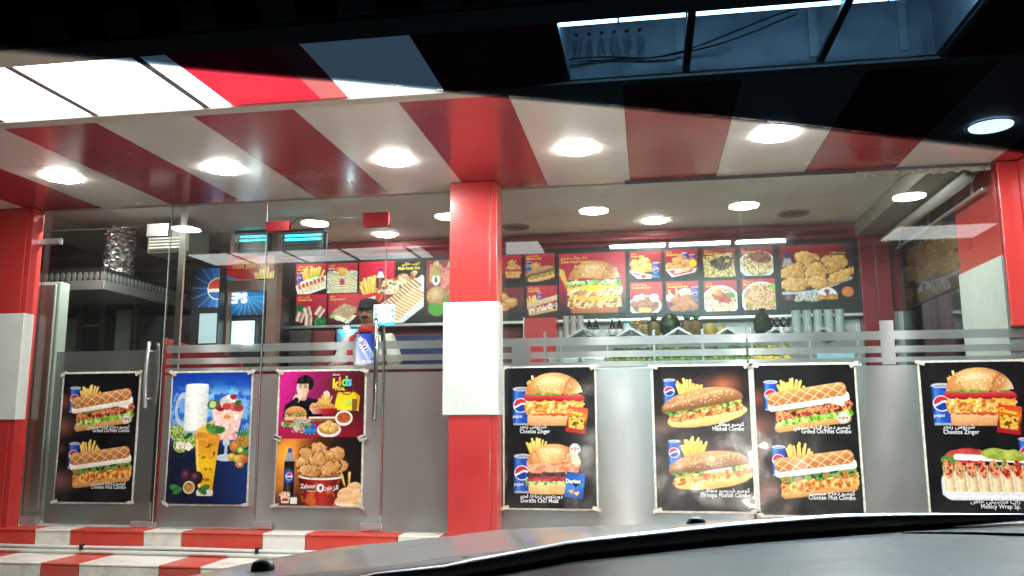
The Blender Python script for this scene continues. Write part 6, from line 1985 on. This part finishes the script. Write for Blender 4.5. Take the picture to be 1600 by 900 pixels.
m.tube([(x, CAMY + .724, z + .004 * math.sin(x * 9)) for x, z in zip(xs, line(q, xs))], [.002 + .0075 * min(1, 4 * i / 39, 4 * (39 - i) / 39) for i in range(40)], 8)
m.build('demister_strip', TRIM, car)
q = [(x * .733, z * .733 - .001) for x, z in BB]
m = MB(); m.smooth = True
xs = np.linspace(.19, .42, 24)
ks = .70 - .14 * np.linspace(0, 1, 24) ** 1.3
m.tube([(x, CAMY + k, z + .004 * math.sin(x * 9)) for x, k, z in zip(xs, ks, line(q, xs))], .0016, 6)
m.build('panel_seam', BLACK, car)


# the windscreen: clear below, a tinted sun band above
def screen(dx, dz):
    k = .6
    for _ in range(8):
        bq = .86 - .22 * (dx * k - .3) ** 2
        k = (-.1 + .786 * bq) / (dz + .786)
    return (dx * k, CAMY + k, dz * k)


TL = [(-1.6, .56), (-1.2, .555), (-.914, .535), (-.692, .498), (-.386, .449), (-.246, .425), (-.023, .389), (.185, .352), (.434, .304), (.8, .245), (1.2, .2), (2.0, .14), (3.0, .1)]
dxs = np.linspace(-1.5, 2.6, 130)
tl = line(TL, dxs)
clear = bpy.data.materials.new('clear_windscreen'); clear.use_nodes = True
nt = clear.node_tree; nt.nodes.remove(nt.nodes['Principled BSDF']); t_ = nt.nodes.new('ShaderNodeBsdfTransparent'); t_.inputs[0].default_value = (.985, .99, .985, 1)
nt.links.new(t_.outputs[0], nt.nodes['Material Output'].inputs[0])
m = MB(); m.smooth = True
m.grid([[screen(x, -.13 + (z + .13) * t) for x, z in zip(dxs, tl)] for t in np.linspace(0, 1, 12)])
ws = m.build('windscreen', clear, car)
band = bpy.data.materials.new('sun_band_tint'); band.use_nodes = True
nt = band.node_tree; nt.nodes.remove(nt.nodes['Principled BSDF']); t_ = nt.nodes.new('ShaderNodeBsdfTransparent')
at_ = nt.nodes.new('ShaderNodeAttribute'); at_.attribute_name = 'tint'
nt.links.new(at_.outputs['Color'], t_.inputs[0]); nt.links.new(t_.outputs[0], nt.nodes['Material Output'].inputs[0])
m = MB(); m.smooth = True
steps_ = [0, .002, .004, .006, .009, .05, .1, .3, .6, 1.2, 2.2]
m.grid([[screen(x, z - .006 + (t if x > -.6 else t * (1 + (-.6 - x) * 3))) for x, z in zip(dxs, tl)] for t in steps_])
bo = m.build('sun_band', band, car)
ca = bo.data.color_attributes.new('tint', 'FLOAT_COLOR', 'POINT')
TINT = (.0046, .0088, .0138)
cols = []
for t in steps_:
    f = min(1, t / .009); f = f * f * (3 - 2 * f)
    for _ in dxs:
        cols += [*(.985 ** (1 - f) * c ** f for c in TINT), 1]
ca.data.foreach_set('color', cols)
# roof, pillars, nose and wheels of the same car, just outside the frame
m = MB(); m.smooth = True
m.grid([[(x, CAMY + y, .47 + .06 * math.sin(PI * (x + .6) / 1.9) + .03 * math.sin(PI * (y + 1.7) / 1.8)) for x in np.linspace(-.6, 1.3, 14)] for y in np.linspace(.08, -1.7, 12)])
m.build('roof', PAINT, car)
for x in (-.74, 1.32):
    m = MB(); m.smooth = True; m.tube([(x, CAMY + .62, -.16), (x * .95 + .02, CAMY + .35, .16), (x * .86 + .05, CAMY + .06, .47)], [.05, .045, .04], 10); m.build('screen_pillar', BLACK, car)
m = MB(); m.box(-.62, 1.32, CAMY + 2.12, CAMY + 2.42, ST + .2, ST + .62, .06); m.build('bumper', PAINT, car)
for x in (-.6, 1.3):
    m = MB(); m.box(x - .06, x + .06, CAMY - 1.8, CAMY + 2.1, ST + .25, -.3, .05); m.build('side_panel', PAINT, car)
    m = MB(); m.smooth = True; m.lathe([(.2, -.1), (.31, -.1), (.32, -.06), (.32, .06), (.31, .1), (.2, .1)], (0, 0, 0), 28)
    m.v = [(x + v[2], CAMY + 1.55 + v[0], ST + .32 + v[1]) for v in m.v]; w_ = m.build('wheel', RUBBER, car)
    m = MB(); m.smooth = True; m.lathe([(.03, -.07), (.19, -.105), (.195, .105), (.03, .07)], (0, 0, 0), 20)
    m.v = [(x + v[2], CAMY + 1.55 + v[0], ST + .32 + v[1]) for v in m.v]; m.build('rim', STEEL, w_)
HL = emit('headlamp_glow', (1, .96, .86), 170)
for x in (-.24, .98):
    m = MB(); m.smooth = True; m.lathe([(.075, 0), (.07, .03), (.04, .05)], (0, 0, 0), 20)
    m.v = [(x + v[0], CAMY + 2.425 + v[2], ST + .66 + v[1] * .8) for v in m.v]; hl = m.build('headlight', HL, car)
    ld = bpy.data.lights.new('headlight_beam', 'SPOT'); ld.energy = HEAD_W; ld.spot_size = math.radians(80); ld.spot_blend = .8; ld.shadow_soft_size = .06; ld.color = (1, .94, .82)
    lo = bpy.data.objects.new('headlight_beam', ld); COL.objects.link(lo); lo.parent = car
    lo.location = Vector((x, CAMY + 2.5, ST + .66)) - Vector(car.location); lo.rotation_euler = (math.radians(76), 0, 0)
